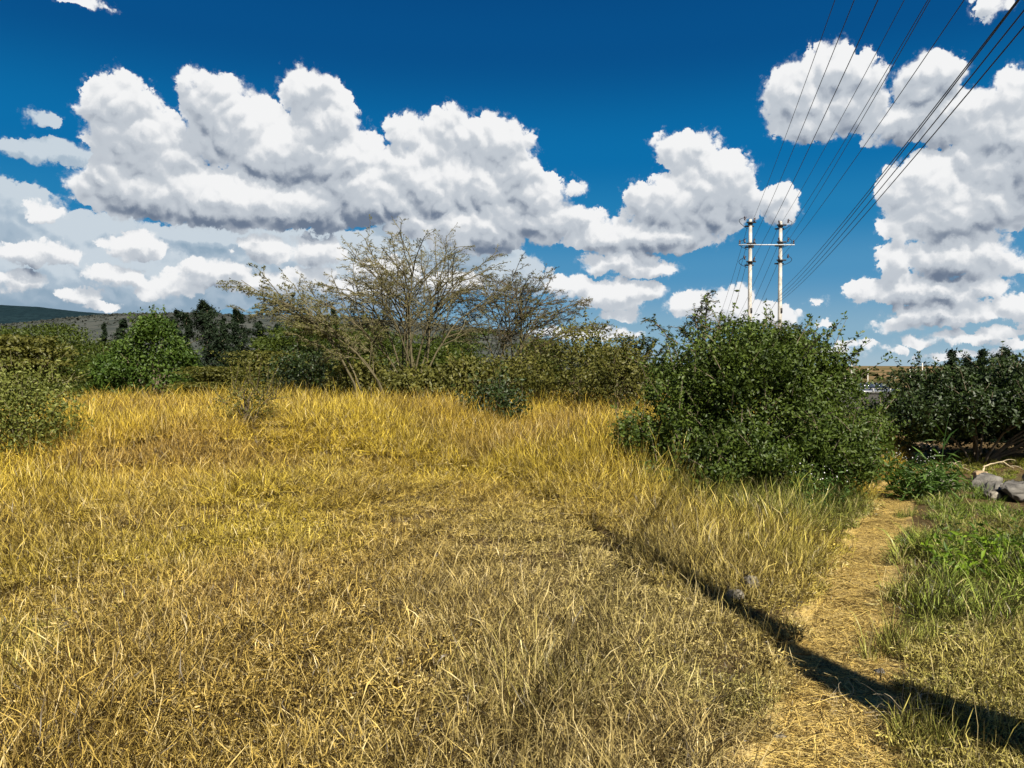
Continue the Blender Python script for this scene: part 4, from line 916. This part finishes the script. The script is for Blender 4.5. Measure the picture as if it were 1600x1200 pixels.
def jumper(parent, a, b, sagv):
    ts = np.linspace(0, 1, 11); A_ = np.array(a, float); B_ = np.array(b, float)
    P = A_ + np.outer(ts, B_ - A_) + np.outer(np.sin(ts * math.pi), np.array(sagv, float))
    return part('jumper', tubes([(P, np.full(11, 0.016))], 5), M_WIRE, parent, True)
def power_pole(name, x, y, ztop, levels, side, label, group, r_top=0.10, r_bot=0.145, hardware=True):
    g0 = Hf(x, y); h = ztop - g0
    e = empty(name, (x, y, g0), label, 'pole', group)
    part('shaft', lathe([(-0.3, r_bot + .005), (h * 0.5, (r_bot + r_top) / 2), (h - 0.02, r_top), (h, r_top * 0.8), (h + 0.004, 0.001)], 20), M_CONC, e, True)
    if hardware:
        for k, zl in enumerate(levels):
            z = zl - g0; s = side
            part('bracket', box((0, -0.20, z), (0.56, 0.07, 0.08)), M_STEEL, e); part('bracket', box((0, 0.20, z - 0.16), (0.54, 0.07, 0.08)), M_STEEL, e)
            part('clamp', lathe([(z - 0.10, r_top + .05), (z + 0.02, r_top + .05)], 14), M_STEEL, e)
            insulator(e, (s * 0.38, -0.20, z + (0.12 if k != 1 else 0.02)), 0.15 * s)
            insulator(e, (-s * 0.14, -0.24, z + 0.04), -0.25 * s)
            jumper(e, (s * 0.10, 0.25, z - 0.30), (s * 0.30, -0.25, z + 0.30), (s * 0.48, 0, 0.0 if k else 0.12))
        part('number_plate', box((r_bot * 0.4, -r_bot * 0.93, 5.0 - g0), (0.10, 0.03, 0.30)), M_STEEL, e)
    return e
GP = 'tall concrete power poles'
PL, PR = (14.38, 46.0), (16.2, 46.0)
power_pole('power_pole', *PL, 10.50, (10.28, 9.02, 7.93), -1, 'left of the twin pale concrete power poles above the big green bush', GP)
power_pole('power_pole', *PR, 10.38, (10.12, 9.10, 8.02), 1, 'right of the twin pale concrete power poles above the big green bush', GP)
ca = part('crossarm', box((0, 0, 0), (3.35, 0.06, 0.06)), M_GALV, None); ca.location = ((PL[0] + PR[0]) / 2, 45.76, 8.93)
tag(ca, 'pale horizontal steel crossarm joining the twin concrete power poles', 'crossarm')
for sx in (-1, 1):
    part('bolt', box((sx * 0.91, 0.075, 0), (0.30, 0.06, 0.16)), M_STEEL, ca); insulator(ca, (sx * 1.62, 0, 0.05), 0)
# unseen post, added and bent to cast the curved shadow across the path
PT = np.array([(3.3, 2.4, -0.2), (3.48, 1.3, 1.2), (3.60, 0.15, 2.5), (3.40, -0.6, 4.0), (3.55, -0.85, 5.6), (3.60, -0.85, 6.6), (3.60, -0.75, 7.6)]); tt_ = np.linspace(0, 6, 25)
PT = np.stack([np.interp(tt_, np.arange(7), PT[:, i]) for i in range(3)], 1)
for _ in range(3): PT[1:-1] = (PT[:-2] + 2 * PT[1:-1] + PT[2:]) / 4
np_ = obj('crooked_post', mesh_np('crooked_post', *tubes([(PT, np.interp(np.arange(25), [0, 14, 18, 24], [0.22, 0.16, 0.08, 0.03]))], 10), M_BARK, smooth=True))
tag(np_, 'unseen crooked post added beside the viewpoint to cast the curved shadow across the path', 'post')
def cable(a, b, sag, label, r=0.008, n=48):
    A_ = np.array(a, float); B_ = np.array(b, float); ts = np.linspace(0, 1, n); P = A_ + np.outer(ts, B_ - A_); P[:, 2] -= 4 * sag * ts * (1 - ts)
    o = obj('cable', mesh_np('cable', *tubes([(P, np.full(n, r))], 6), M_WIRE, smooth=True)); return tag(o, label, 'cable', 'power line cables')
NEAR = [((14.55, 46, 10.49), (-3.76, -26, 10.99), .9, 'leftmost overhead cable, from the top of the left power pole'),
        ((14.52, 46, 9.18), (-3.94, -26, 9.68), .9, 'second overhead cable from the left, from the middle of the left power pole'),
        ((14.53, 46, 8.06), (-4.10, -26, 8.56), .9, 'third overhead cable from the left, from the lowest bracket of the left power pole'),
        ((16.33, 46, 10.41), (-2.66, -26, 10.91), .9, 'fourth overhead cable from the left, from the top of the right power pole'),
        ((16.22, 46, 9.18), (-2.97, -26, 9.68), .9, 'left cable of the close pair near the top of the picture'),
        ((16.53, 46, 9.03), (-3.46, -26, 9.53), .9, 'right cable of the close pair, from the end of the crossarm'),
        ((16.31, 46, 8.29), (-2.90, -26, 8.79), .9, 'single overhead cable just left of the low bundle'),
        ((16.17, 46, 6.17), (-4.22, -26, 7.07), 1.0, 'uppermost cable of the low bundle at the right'),
        ((16.17, 46, 5.90), (-4.58, -26, 6.80), 1.0, 'second cable of the low bundle at the right'),
        ((16.17, 46, 5.71), (-4.61, -26, 6.61), 1.0, 'third cable of the low bundle at the right'),
        ((16.18, 46, 5.56), (-4.60, -26, 6.46), 1.0, 'lowest cable of the low bundle at the right')]
for a, b, s, l in NEAR: cable(a, b, s, l)
FAR = [((14.3, 46.1, 10.3), (28.1, 106, 6.6), .6, 'leftmost cable dropping away behind the left power pole'),
       ((14.2, 46.1, 9.0), (28.6, 106, 5.5), .6, 'second cable dropping away behind the left power pole'),
       ((14.2, 46.1, 7.9), (29.2, 106, 4.6), .6, 'third cable dropping away behind the left power pole'),
       ((16.1, 46.1, 10.1), (30.2, 106, 6.4), .6, 'topmost cable dropping away from the right power pole, crossing behind the left one'),
       ((16.1, 46.1, 9.0), (30.7, 106, 5.3), .6, 'middle cable dropping away from the right power pole'),
       ((16.1, 46.1, 7.9), (31.2, 106, 4.4), .6, 'lower cable dropping away from the right power pole'),
       ((16.1, 46.1, 5.7), (30.6, 106, 2.6), .5, 'lowest cable dropping away behind the right power pole')]
for a, b, s, l in FAR: cable(a, b, s, l, r=0.011, n=24)

# ------------------------------------------------------------------ road on the right with parapet, railing and car
M_ROAD = solid('asphalt', (0.05, 0.05, 0.052), 0.9, 3, 0.2)
M_WALL = solid('dark_stone_wall', (0.060, 0.056, 0.052), 0.9, 2.5, 0.35, 0.3)
M_RAIL = solid('rail_paint', (0.35, 0.35, 0.33), 0.6, 5, 0.15)
rx0, rx1 = 22.0, 60.0
V, F = [], []
for i, yy in enumerate((63.2, 66, 70, 73)):
    for j, xx in enumerate(np.linspace(rx0, rx1, 20)): V.append((xx, yy, -1.25 - 0.03 * abs(i - 1.5)))
V = np.array(V); ii, jj = np.meshgrid(np.arange(3), np.arange(19), indexing='ij'); b0 = (ii * 20 + jj).ravel()
tag(obj('road', mesh_np('road', V, np.stack([b0, b0 + 1, b0 + 21, b0 + 20], 1), M_ROAD)), kind='structure')
wl_ = empty('roadside_wall', ((rx0 + rx1) / 2, 63, -3.5), 'dark stone wall holding up the road in the gap on the right', 'wall')
part('wall_face', box((0, 0, 1.35), (rx1 - rx0, 0.4, 3.0)), M_WALL, wl_); part('coping', box((0, -0.02, 2.93), (rx1 - rx0, 0.5, 0.12)), solid('coping_stone', (0.12, 0.115, 0.10), 0.9, 3, 0.2), wl_)
rl = empty('railing', ((rx0 + rx1) / 2, 63, -0.51), 'thin pale railing on top of the dark roadside wall', 'railing')
part('rail', box((0, 0, 0.30), (rx1 - rx0, 0.05, 0.05)), M_RAIL, rl)
pm = mesh_np('post', *box((0, 0, 0.14), (0.10, 0.10, 0.30)), M_RAIL)
for k in range(26): o = obj('post', pm, rl); o.location = (-18 + k * 1.4, 0, 0)
# car
M_CAR = solid('car_paint', (0.045, 0.055, 0.085), 0.3, 3, 0.08, spec=0.6); M_GLASS = solid('car_glass', (0.02, 0.03, 0.05), 0.08, 3, 0.1, spec=0.8)
M_TYRE = solid('tyre_rubber', (0.02, 0.02, 0.02), 0.9, 5, 0.2); M_LAMP = solid('lamp_lens', (0.7, 0.7, 0.68), 0.2, 3, 0.1, spec=0.7)
def loft(secs):
    k = len(secs[0]); V = np.concatenate([np.array(s, float) for s in secs]); F = []
    for i in range(len(secs) - 1):
        for j in range(k): F.append((i * k + j, i * k + (j + 1) % k, (i + 1) * k + (j + 1) % k, (i + 1) * k + j))
    Fq = np.array(F); caps = [np.arange(k)[None, ::-1], (np.arange(k) + (len(secs) - 1) * k)[None]]
    return V, [Fq] + caps
car = empty('car', (at(1366, 67.5), 67.5, -1.29), 'dark blue car passing on the road in the gap right of the big green bush', 'car', rz=0.06)
def sec(x, w, z0, z1): return [(x, -w, z0), (x, -w * 1.03, (z0 + z1) / 2), (x, -w * 0.94, z1), (x, w * 0.94, z1), (x, w * 1.03, (z0 + z1) / 2), (x, w, z0)]
part('body', loft([sec(-2.15, .70, .40, .78), sec(-2.05, .80, .28, .88), sec(-1.2, .86, .24, .92), sec(0.5, .86, .24, .95), sec(1.3, .85, .24, .92), sec(2.0, .80, .28, .82), sec(2.15, .70, .38, .70)]), M_CAR, car)
part('cabin', loft([sec(-1.85, .66, .90, .93), sec(-1.25, .72, .92, 1.40), sec(-0.2, .72, .93, 1.47), sec(0.35, .70, .93, 1.42), sec(1.15, .68, .92, .95)]), M_CAR, car)
for s in (-1, 1):
    for xa, xb, xc, xd in ((-1.45, -1.10, -0.45, -0.40), (-0.32, -0.30, 0.32, 0.85)):
        Vw = np.array([(xa, s * .735, .97), (xd, s * .735, .97), (xc, s * .715, 1.36), (xb, s * .715, 1.36)]); Vw[:, 1] *= 1.03
        part('window', (np.concatenate([Vw, Vw * [1, 0.985, 1]]), np.array([[0, 1, 2, 3], [7, 6, 5, 4], [0, 4, 5, 1], [1, 5, 6, 2], [2, 6, 7, 3], [3, 7, 4, 0]])), M_GLASS, car)
    part('headlight', box((2.06, s * .58, .66), (.16, .26, .14)), M_LAMP, car); part('taillight', box((-2.10, s * .58, .72), (.10, .24, .14)), solid('tail_lens', (0.3, 0.01, 0.01), 0.3, 3, 0.1), car)
    for xw in (-1.32, 1.32):
        Vt, Ft = lathe([(-0.10, .16), (-0.10, .30), (-0.07, .325), (0.07, .325), (0.10, .30), (0.10, .16)], 18)
        w = part('wheel', (Vt[:, [0, 2, 1]], Ft), M_TYRE, car, True); w.location = (xw, s * .76, .325)
        Vr, Fr = lathe([(-0.06, .16), (0.11, .155), (0.10, .05), (0.12, .03), (0.121, .001)], 14); rr2 = part('rim', (Vr[:, [0, 2, 1]] * [1, s, 1], Fr), M_GALV, w, True)
# slim posts far out on the plain
M_POST = solid('pale_post', (0.55, 0.52, 0.46), 0.8, 3, 0.1)
def far_post(px, d, top, label, arm=0):
    x0 = at(px, d); g0 = Hf(x0, d); h = zt(top, d) - g0; e = empty('utility_pole', (x0, d, g0), label, 'pole', 'slim pale posts on the plain')
    part('shaft', lathe([(-0.5, .17), (h, .11), (h + .01, .001)], 10), M_POST, e, True)
    if arm: part('crossarm', box((0, 0, h - 0.35), (arm, 0.10, 0.12)), M_STEEL, e)
far_post(1320.5, 120, 569, 'shorter of the two slim pale posts just right of the big green bush')
far_post(1330.5, 125, 563, 'taller of the two slim pale posts just right of the big green bush')
far_post(1422, 110, 577, 'single slim pale post on the plain left of the dark shrub')
far_post(1441, 190, 567, 'far post with a short crossarm on the plain, touching the dark shrub', 2.2)
far_post(1356, 230, 575, 'faintest far post on the plain between the other posts')

# ------------------------------------------------------------------ stones, rubble, dead wood, weeds
def rock(name, loc, size, seed, mat, label, cat='stone', group=None, rz=0.0, sink=0.25, jag=0.35):
    rng = np.random.default_rng(seed)
    import bmesh
    bm = bmesh.new(); pts = rng.normal(0, 1, (26, 3)); pts /= np.linalg.norm(pts, axis=1)[:, None]; pts = np.sign(pts) * np.abs(pts) ** (1 - jag * 0.35)   # angular block
    pts = pts / np.abs(pts).max(0) * (1 - 0.12 * rng.random((26, 1)))
    for p_ in pts: bm.verts.new(p_ * np.array(size) / 2)
    bmesh.ops.convex_hull(bm, input=bm.verts); bmesh.ops.delete(bm, geom=[v for v in bm.verts if not v.link_faces], context='VERTS')
    bmesh.ops.bevel(bm, geom=bm.edges[:], offset=min(size) * 0.04, segments=1, affect='EDGES')
    bmesh.ops.triangulate(bm, faces=bm.faces[:]); bmesh.ops.subdivide_edges(bm, edges=[e_ for e_ in bm.edges if e_.calc_length() > min(size) * 0.25], cuts=2, use_grid_fill=True)
    bmesh.ops.triangulate(bm, faces=bm.faces[:]); bm.verts.index_update()
    for v_ in bm.verts: v_.co += Vector(rng.normal(0, min(size) * 0.028, 3))                 # chipped, pitted skin
    V = np.array([v.co[:] for v in bm.verts]); RF_ = np.array([[v.index for v in f.verts] for f in bm.faces]); bm.free()
    o = obj(name, mesh_np(name, V, RF_, mat)); o.location = (loc[0], loc[1], Hf(loc[0], loc[1]) + size[2] * (0.5 - sink)); o.rotation_euler = (rng.normal(0, .1), rng.normal(0, .1), rz)
    return tag(o, label, cat, group)
M_ROCK = solid('pale_rock', (0.20, 0.18, 0.145), 0.9, 9, 0.6, 0.9); M_ROCKG = solid('grey_rock', (0.13, 0.12, 0.105), 0.9, 9, 0.6, 0.9)
M_TAN = solid('tan_earth', (0.36, 0.26, 0.15), 0.95, 12, 0.3, 0.6)
rock('stone', (1.47, 4.95), (0.12, 0.10, 0.10), 1, M_ROCK, 'pale stone left of the footpath where the shadow leaves it', sink=0.12)
rock('stone', (1.63, 5.15), (0.12, 0.10, 0.12), 2, M_ROCK, 'pale stone at the back of the little heap left of the footpath', sink=0.12)
rock('stone', (1.88, 5.0), (0.11, 0.08, 0.10), 3, M_ROCK, 'pale stone closest to the footpath, right end of the little heap', sink=0.12)
rock('stone', (1.18, 3.32), (0.07, 0.06, 0.035), 4, M_ROCKG, 'small grey stone lying on the footpath near the bottom of the picture', sink=0.1)
rock('stone', (1.95, 3.98), (0.08, 0.06, 0.05), 5, M_ROCKG, 'small grey stone on the right edge of the footpath', sink=0.1)
rock('stone', (1.77, 4.62), (0.06, 0.045, 0.03), 6, M_ROCKG, 'smallest dark stone in the middle of the footpath', sink=0.1)
rock('concrete_slab', (6.25, 9.0), (1.0, 0.6, 0.26), 7, M_ROCKG, 'broken flat grey concrete slab at the right edge', 'slab', rz=0.3, sink=0.05, jag=0.1)
rock('stone', (6.75, 9.75), (0.38, 0.3, 0.30), 8, M_ROCK, 'bright pale block behind the grey slab at the right edge', sink=0.1, jag=0.1)
rock('stone', (5.60, 10.0), (0.6, 0.42, 0.28), 9, M_ROCK, 'pale rubble boulder half covered by grass left of the slab', sink=0.25)
rock('stone', (6.15, 9.9), (0.5, 0.36, 0.24), 10, M_ROCKG, 'grey boulder between the rubble boulder and the pale block', sink=0.25)
rock('stone', (5.95, 9.35), (0.35, 0.28, 0.20), 12, M_ROCKG, 'dark chunk of rubble in front of the grey boulder', sink=0.15)
rock('stone', (6.5, 10.5), (0.26, 0.2, 0.16), 13, M_TAN, 'small tan stone beside the dead branch', sink=0.15)
rock('stone', (5.25, 9.45), (0.24, 0.18, 0.15), 41, M_ROCKG, 'small grey stone at the left end of the rubble', sink=0.1)
rock('stone', (5.75, 9.05), (0.20, 0.16, 0.13), 42, M_ROCK, 'small pale stone in front of the rubble boulder', sink=0.1)
rock('stone', (6.05, 8.65), (0.26, 0.20, 0.14), 43, M_ROCKG, 'grey stone at the front left corner of the concrete slab', sink=0.1)
rock('stone', (6.95, 9.20), (0.30, 0.24, 0.20), 44, M_ROCKG, 'grey stone behind the right end of the concrete slab', sink=0.1)
rock('earth_heap', (at(1392, 15.0), 15.0), (0.75, 0.5, 0.42), 14, M_TAN, 'tan heap of bare earth in front of the light green shrub', 'earth', sink=0.3)
rock('earth_heap', (at(1430, 14.6), 14.6), (0.95, 0.35, 0.26), 15, M_TAN, 'long low tan heap of earth running towards the dark shrub', 'earth', rz=-0.25, sink=0.3)
rock('litter_bag', (at(1371, 14.6), 14.6), (0.16, 0.12, 0.26), 16, solid('white_plastic', (0.78, 0.78, 0.77), 0.4, 9, 0.08), 'crumpled white plastic bag beside the tan earth heap', 'bag', sink=-0.9)
def twiggy(name, loc, label, seed, n, L, r, mat, cat='branch', flat=0.35, base=0.04, curl=0.25, z0=0.0):
    rng = np.random.default_rng(seed); ls = []
    for i in range(n):
        a = rng.random() * 6.283; dv = np.array([math.cos(a), math.sin(a), flat + rng.random() * 0.6]); dv /= np.linalg.norm(dv); p = rng.normal(0, base, 3) * [1, 1, 0]; P = [p]
        for k in range(9): dv = dv + rng.normal(0, curl, 3) + [0, 0, -0.10]; dv /= np.linalg.norm(dv); p = p + dv * L * rng.uniform(0.7, 1.1) / 9; P.append(np.array([p[0], p[1], max(p[2], 0.005)]))
        ls.append((np.array(P), np.linspace(r, r * 0.35, 10)))
    o = obj(name, mesh_np(name, *tubes(ls, 5), mat, smooth=True)); o.location = (loc[0], loc[1], Hf(*loc) + z0); return tag(o, label, cat, kind='stuff' if cat == 'straw' else None)
M_DEAD = solid('bleached_wood', (0.46, 0.38, 0.24), 0.8, 25, 0.2)
twiggy('dead_stems', (1.84, 3.42), 'pale curled dead stems lying in the pole shadow at the lower right', 21, 34, 0.26, 0.0018, M_DEAD, cat='straw', z0=0.02)
twiggy('dead_stems', (1.60, 3.62), 'short pale dead stems crossing the shadow edge on the footpath', 22, 14, 0.18, 0.0016, M_DEAD, cat='straw', flat=0.15, z0=0.01)
# fallen branch with forks: one wandering limb and side shoots joined to it
def fallen(name, loc, label, seed, L, r, mat, rz):
    rng = np.random.default_rng(seed); ts = np.linspace(0, 1, 14)
    P = np.stack([L * (ts - 0.5), 0.10 * np.sin(ts * 5), 0.06 + 0.30 * np.sin(ts * 2.6) * L], 1) + rng.normal(0, 0.012, (14, 3)); ls = [(P, r * (1.1 - 0.8 * ts))]
    for k in (4, 7, 9, 11):
        dv = np.array([rng.normal(0.3, .3), rng.normal(0, .5), rng.uniform(0.2, .8)]); u = np.linspace(0, 1, 6); ls.append((P[k] + np.outer(u, dv) * L * 0.35 + np.outer(u ** 2, [0, 0, -0.1]), r * 0.5 * (1.05 - 0.8 * u)))
    o = empty(name, (loc[0], loc[1], Hf(*loc)), label, 'branch', rz=rz)
    for i, l in enumerate(ls): part('limb' if i == 0 else 'side_shoot', tubes([l], 6), mat, o, True)
fallen('dead_branch', (6.85, 10.7), 'bleached crooked dead branch lying before the black shade of the dark shrub', 23, 0.5, 0.014, M_DEAD, 0.4)
fallen('dead_branch', (6.2, 10.75), 'thin bleached stick beside the rubble boulder', 24, 0.5, 0.012, M_DEAD, -0.6)
# weeds
def weed(name, loc, label, seed, n, h, w, leaf, mat, cat='weed', aspect=0.28, flowers=0, fmat=None):
    rng = np.random.default_rng(seed); e = empty(name, (loc[0], loc[1], Hf(*loc)), label, cat); ls, C, N_, tips = [], [], [], []
    for i in range(n):
        a = rng.random() * 6.283; rr_ = w * math.sqrt(rng.random()); b = np.array([rr_ * math.cos(a) * 0.6, rr_ * math.sin(a) * 0.6, -0.03]); t = np.array([rr_ * math.cos(a), rr_ * math.sin(a), h * rng.uniform(.5, 1.1)]) + rng.normal(0, .03, 3)
        ts = np.linspace(0, 1, 5); P = b + np.outer(ts, t - b); ls.append((P, 0.004 * (1.1 - 0.7 * ts))); tips.append(t)
        m_ = int(10 * h / 0.3) + 4; u = 0.15 + 0.85 * rng.random(m_); C.append(b + u[:, None] * (t - b) + rng.normal(0, leaf * 0.45, (m_, 3))); N_.append(rng.normal(0, .5, (m_, 3)) + [0, 0, 0.8])
    C = np.concatenate(C); V, F, va = leaf_cards(rng, C, np.concatenate(N_), np.full(len(C), leaf), rng.random(len(C)), aspect=aspect, jitter=0.5)
    obj('leaves', mesh_np('leaves', V, F, mat, attrs={'var': va}), e); obj('stems', mesh_np('stems', *tubes(ls, 4), mat), e)
    if flowers:
        T = np.array(tips)[rng.integers(0, n, flowers)] + rng.normal(0, 0.05, (flowers, 3)); V, F, va = leaf_cards(rng, T, np.tile([0, -0.6, 0.8], (flowers, 1)), np.full(flowers, 0.013), rng.random(flowers), aspect=0.9, jitter=0.3)
        obj('flowers', mesh_np('flowers', V, F, fmat, attrs={'var': va}), e)['kind'] = 'stuff'
    return e
weed('leafy_weed', (3.72, 5.75), 'bright green leafy weed clump in the grass at the right edge', 31, 46, 0.26, 0.55, 0.085, M_WEED)
weed('leafy_weed', (4.1, 6.5), 'duller green weed clump behind the bright one at the right edge', 32, 30, 0.24, 0.45, 0.07, M_ROUND)
M_PETAL = leaf_mat('white_petals', (0.6, 0.62, 0.58), (0.8, 0.8, 0.78), trans=0.2)
M_GWEED = leaf_mat('mid_green_weed', (0.035, 0.075, 0.015), (0.12, 0.20, 0.04))
weed('flowering_weed', (3.12, 7.75), 'green weed with tiny white flowers at the right foot of the big green bush', 33, 34, 0.42, 0.36, 0.05, M_GWEED, flowers=45, fmat=M_PETAL)
weed('flowering_weed', (5.75, 10.9), 'small pale-flowered weed behind the rubble boulder', 34, 16, 0.36, 0.3, 0.045, M_GWEED, flowers=70, fmat=M_PETAL)
weed('red_weed', (4.93, 10.3), 'dark red leafed weed at the right foot of the big green bush', 35, 9, 0.30, 0.14, 0.06, leaf_mat('red_leaf', (0.07, 0.008, 0.012), (0.20, 0.02, 0.03)))
weed('grassy_weed', (5.0, 9.2), 'tall green blade clump in front of the rubble boulder', 36, 40, 0.45, 0.45, 0.16, M_GWEED, aspect=0.12)
def reed(loc, label, seed):
    e = empty('tall_stalk', (loc[0], loc[1], Hf(*loc)), label, 'weed'); ts = np.linspace(0, 1, 8); P = np.stack([0.10 * ts ** 2, 0 * ts, 0.95 * ts], 1)
    part('stem', tubes([(P, 0.010 * (1.1 - 0.8 * ts))], 5), M_GWEED, e, True)
    for k, (t, a) in enumerate(((0.25, 0.3), (0.4, 2.9), (0.55, 0.6), (0.7, 3.4))):
        p0 = np.array([0.10 * t * t, 0, 0.95 * t]); dv = np.array([math.cos(a), math.sin(a) * .3, 1.3]) * 0.22; n_ = np.array([-math.sin(a), math.cos(a), 0]) * 0.012
        V = np.array([p0 - n_, p0 + n_, p0 + dv * .6 + n_, p0 + dv * .6 - n_, p0 + dv + [math.cos(a) * .06, 0, -.03]]); part('leaf', (V, [np.array([[0, 1, 2, 3]]), np.array([[3, 2, 4]])]), M_GWEED, e)
reed((5.72, 10.1), 'single tall green stalk rising over the rubble boulder', 1)
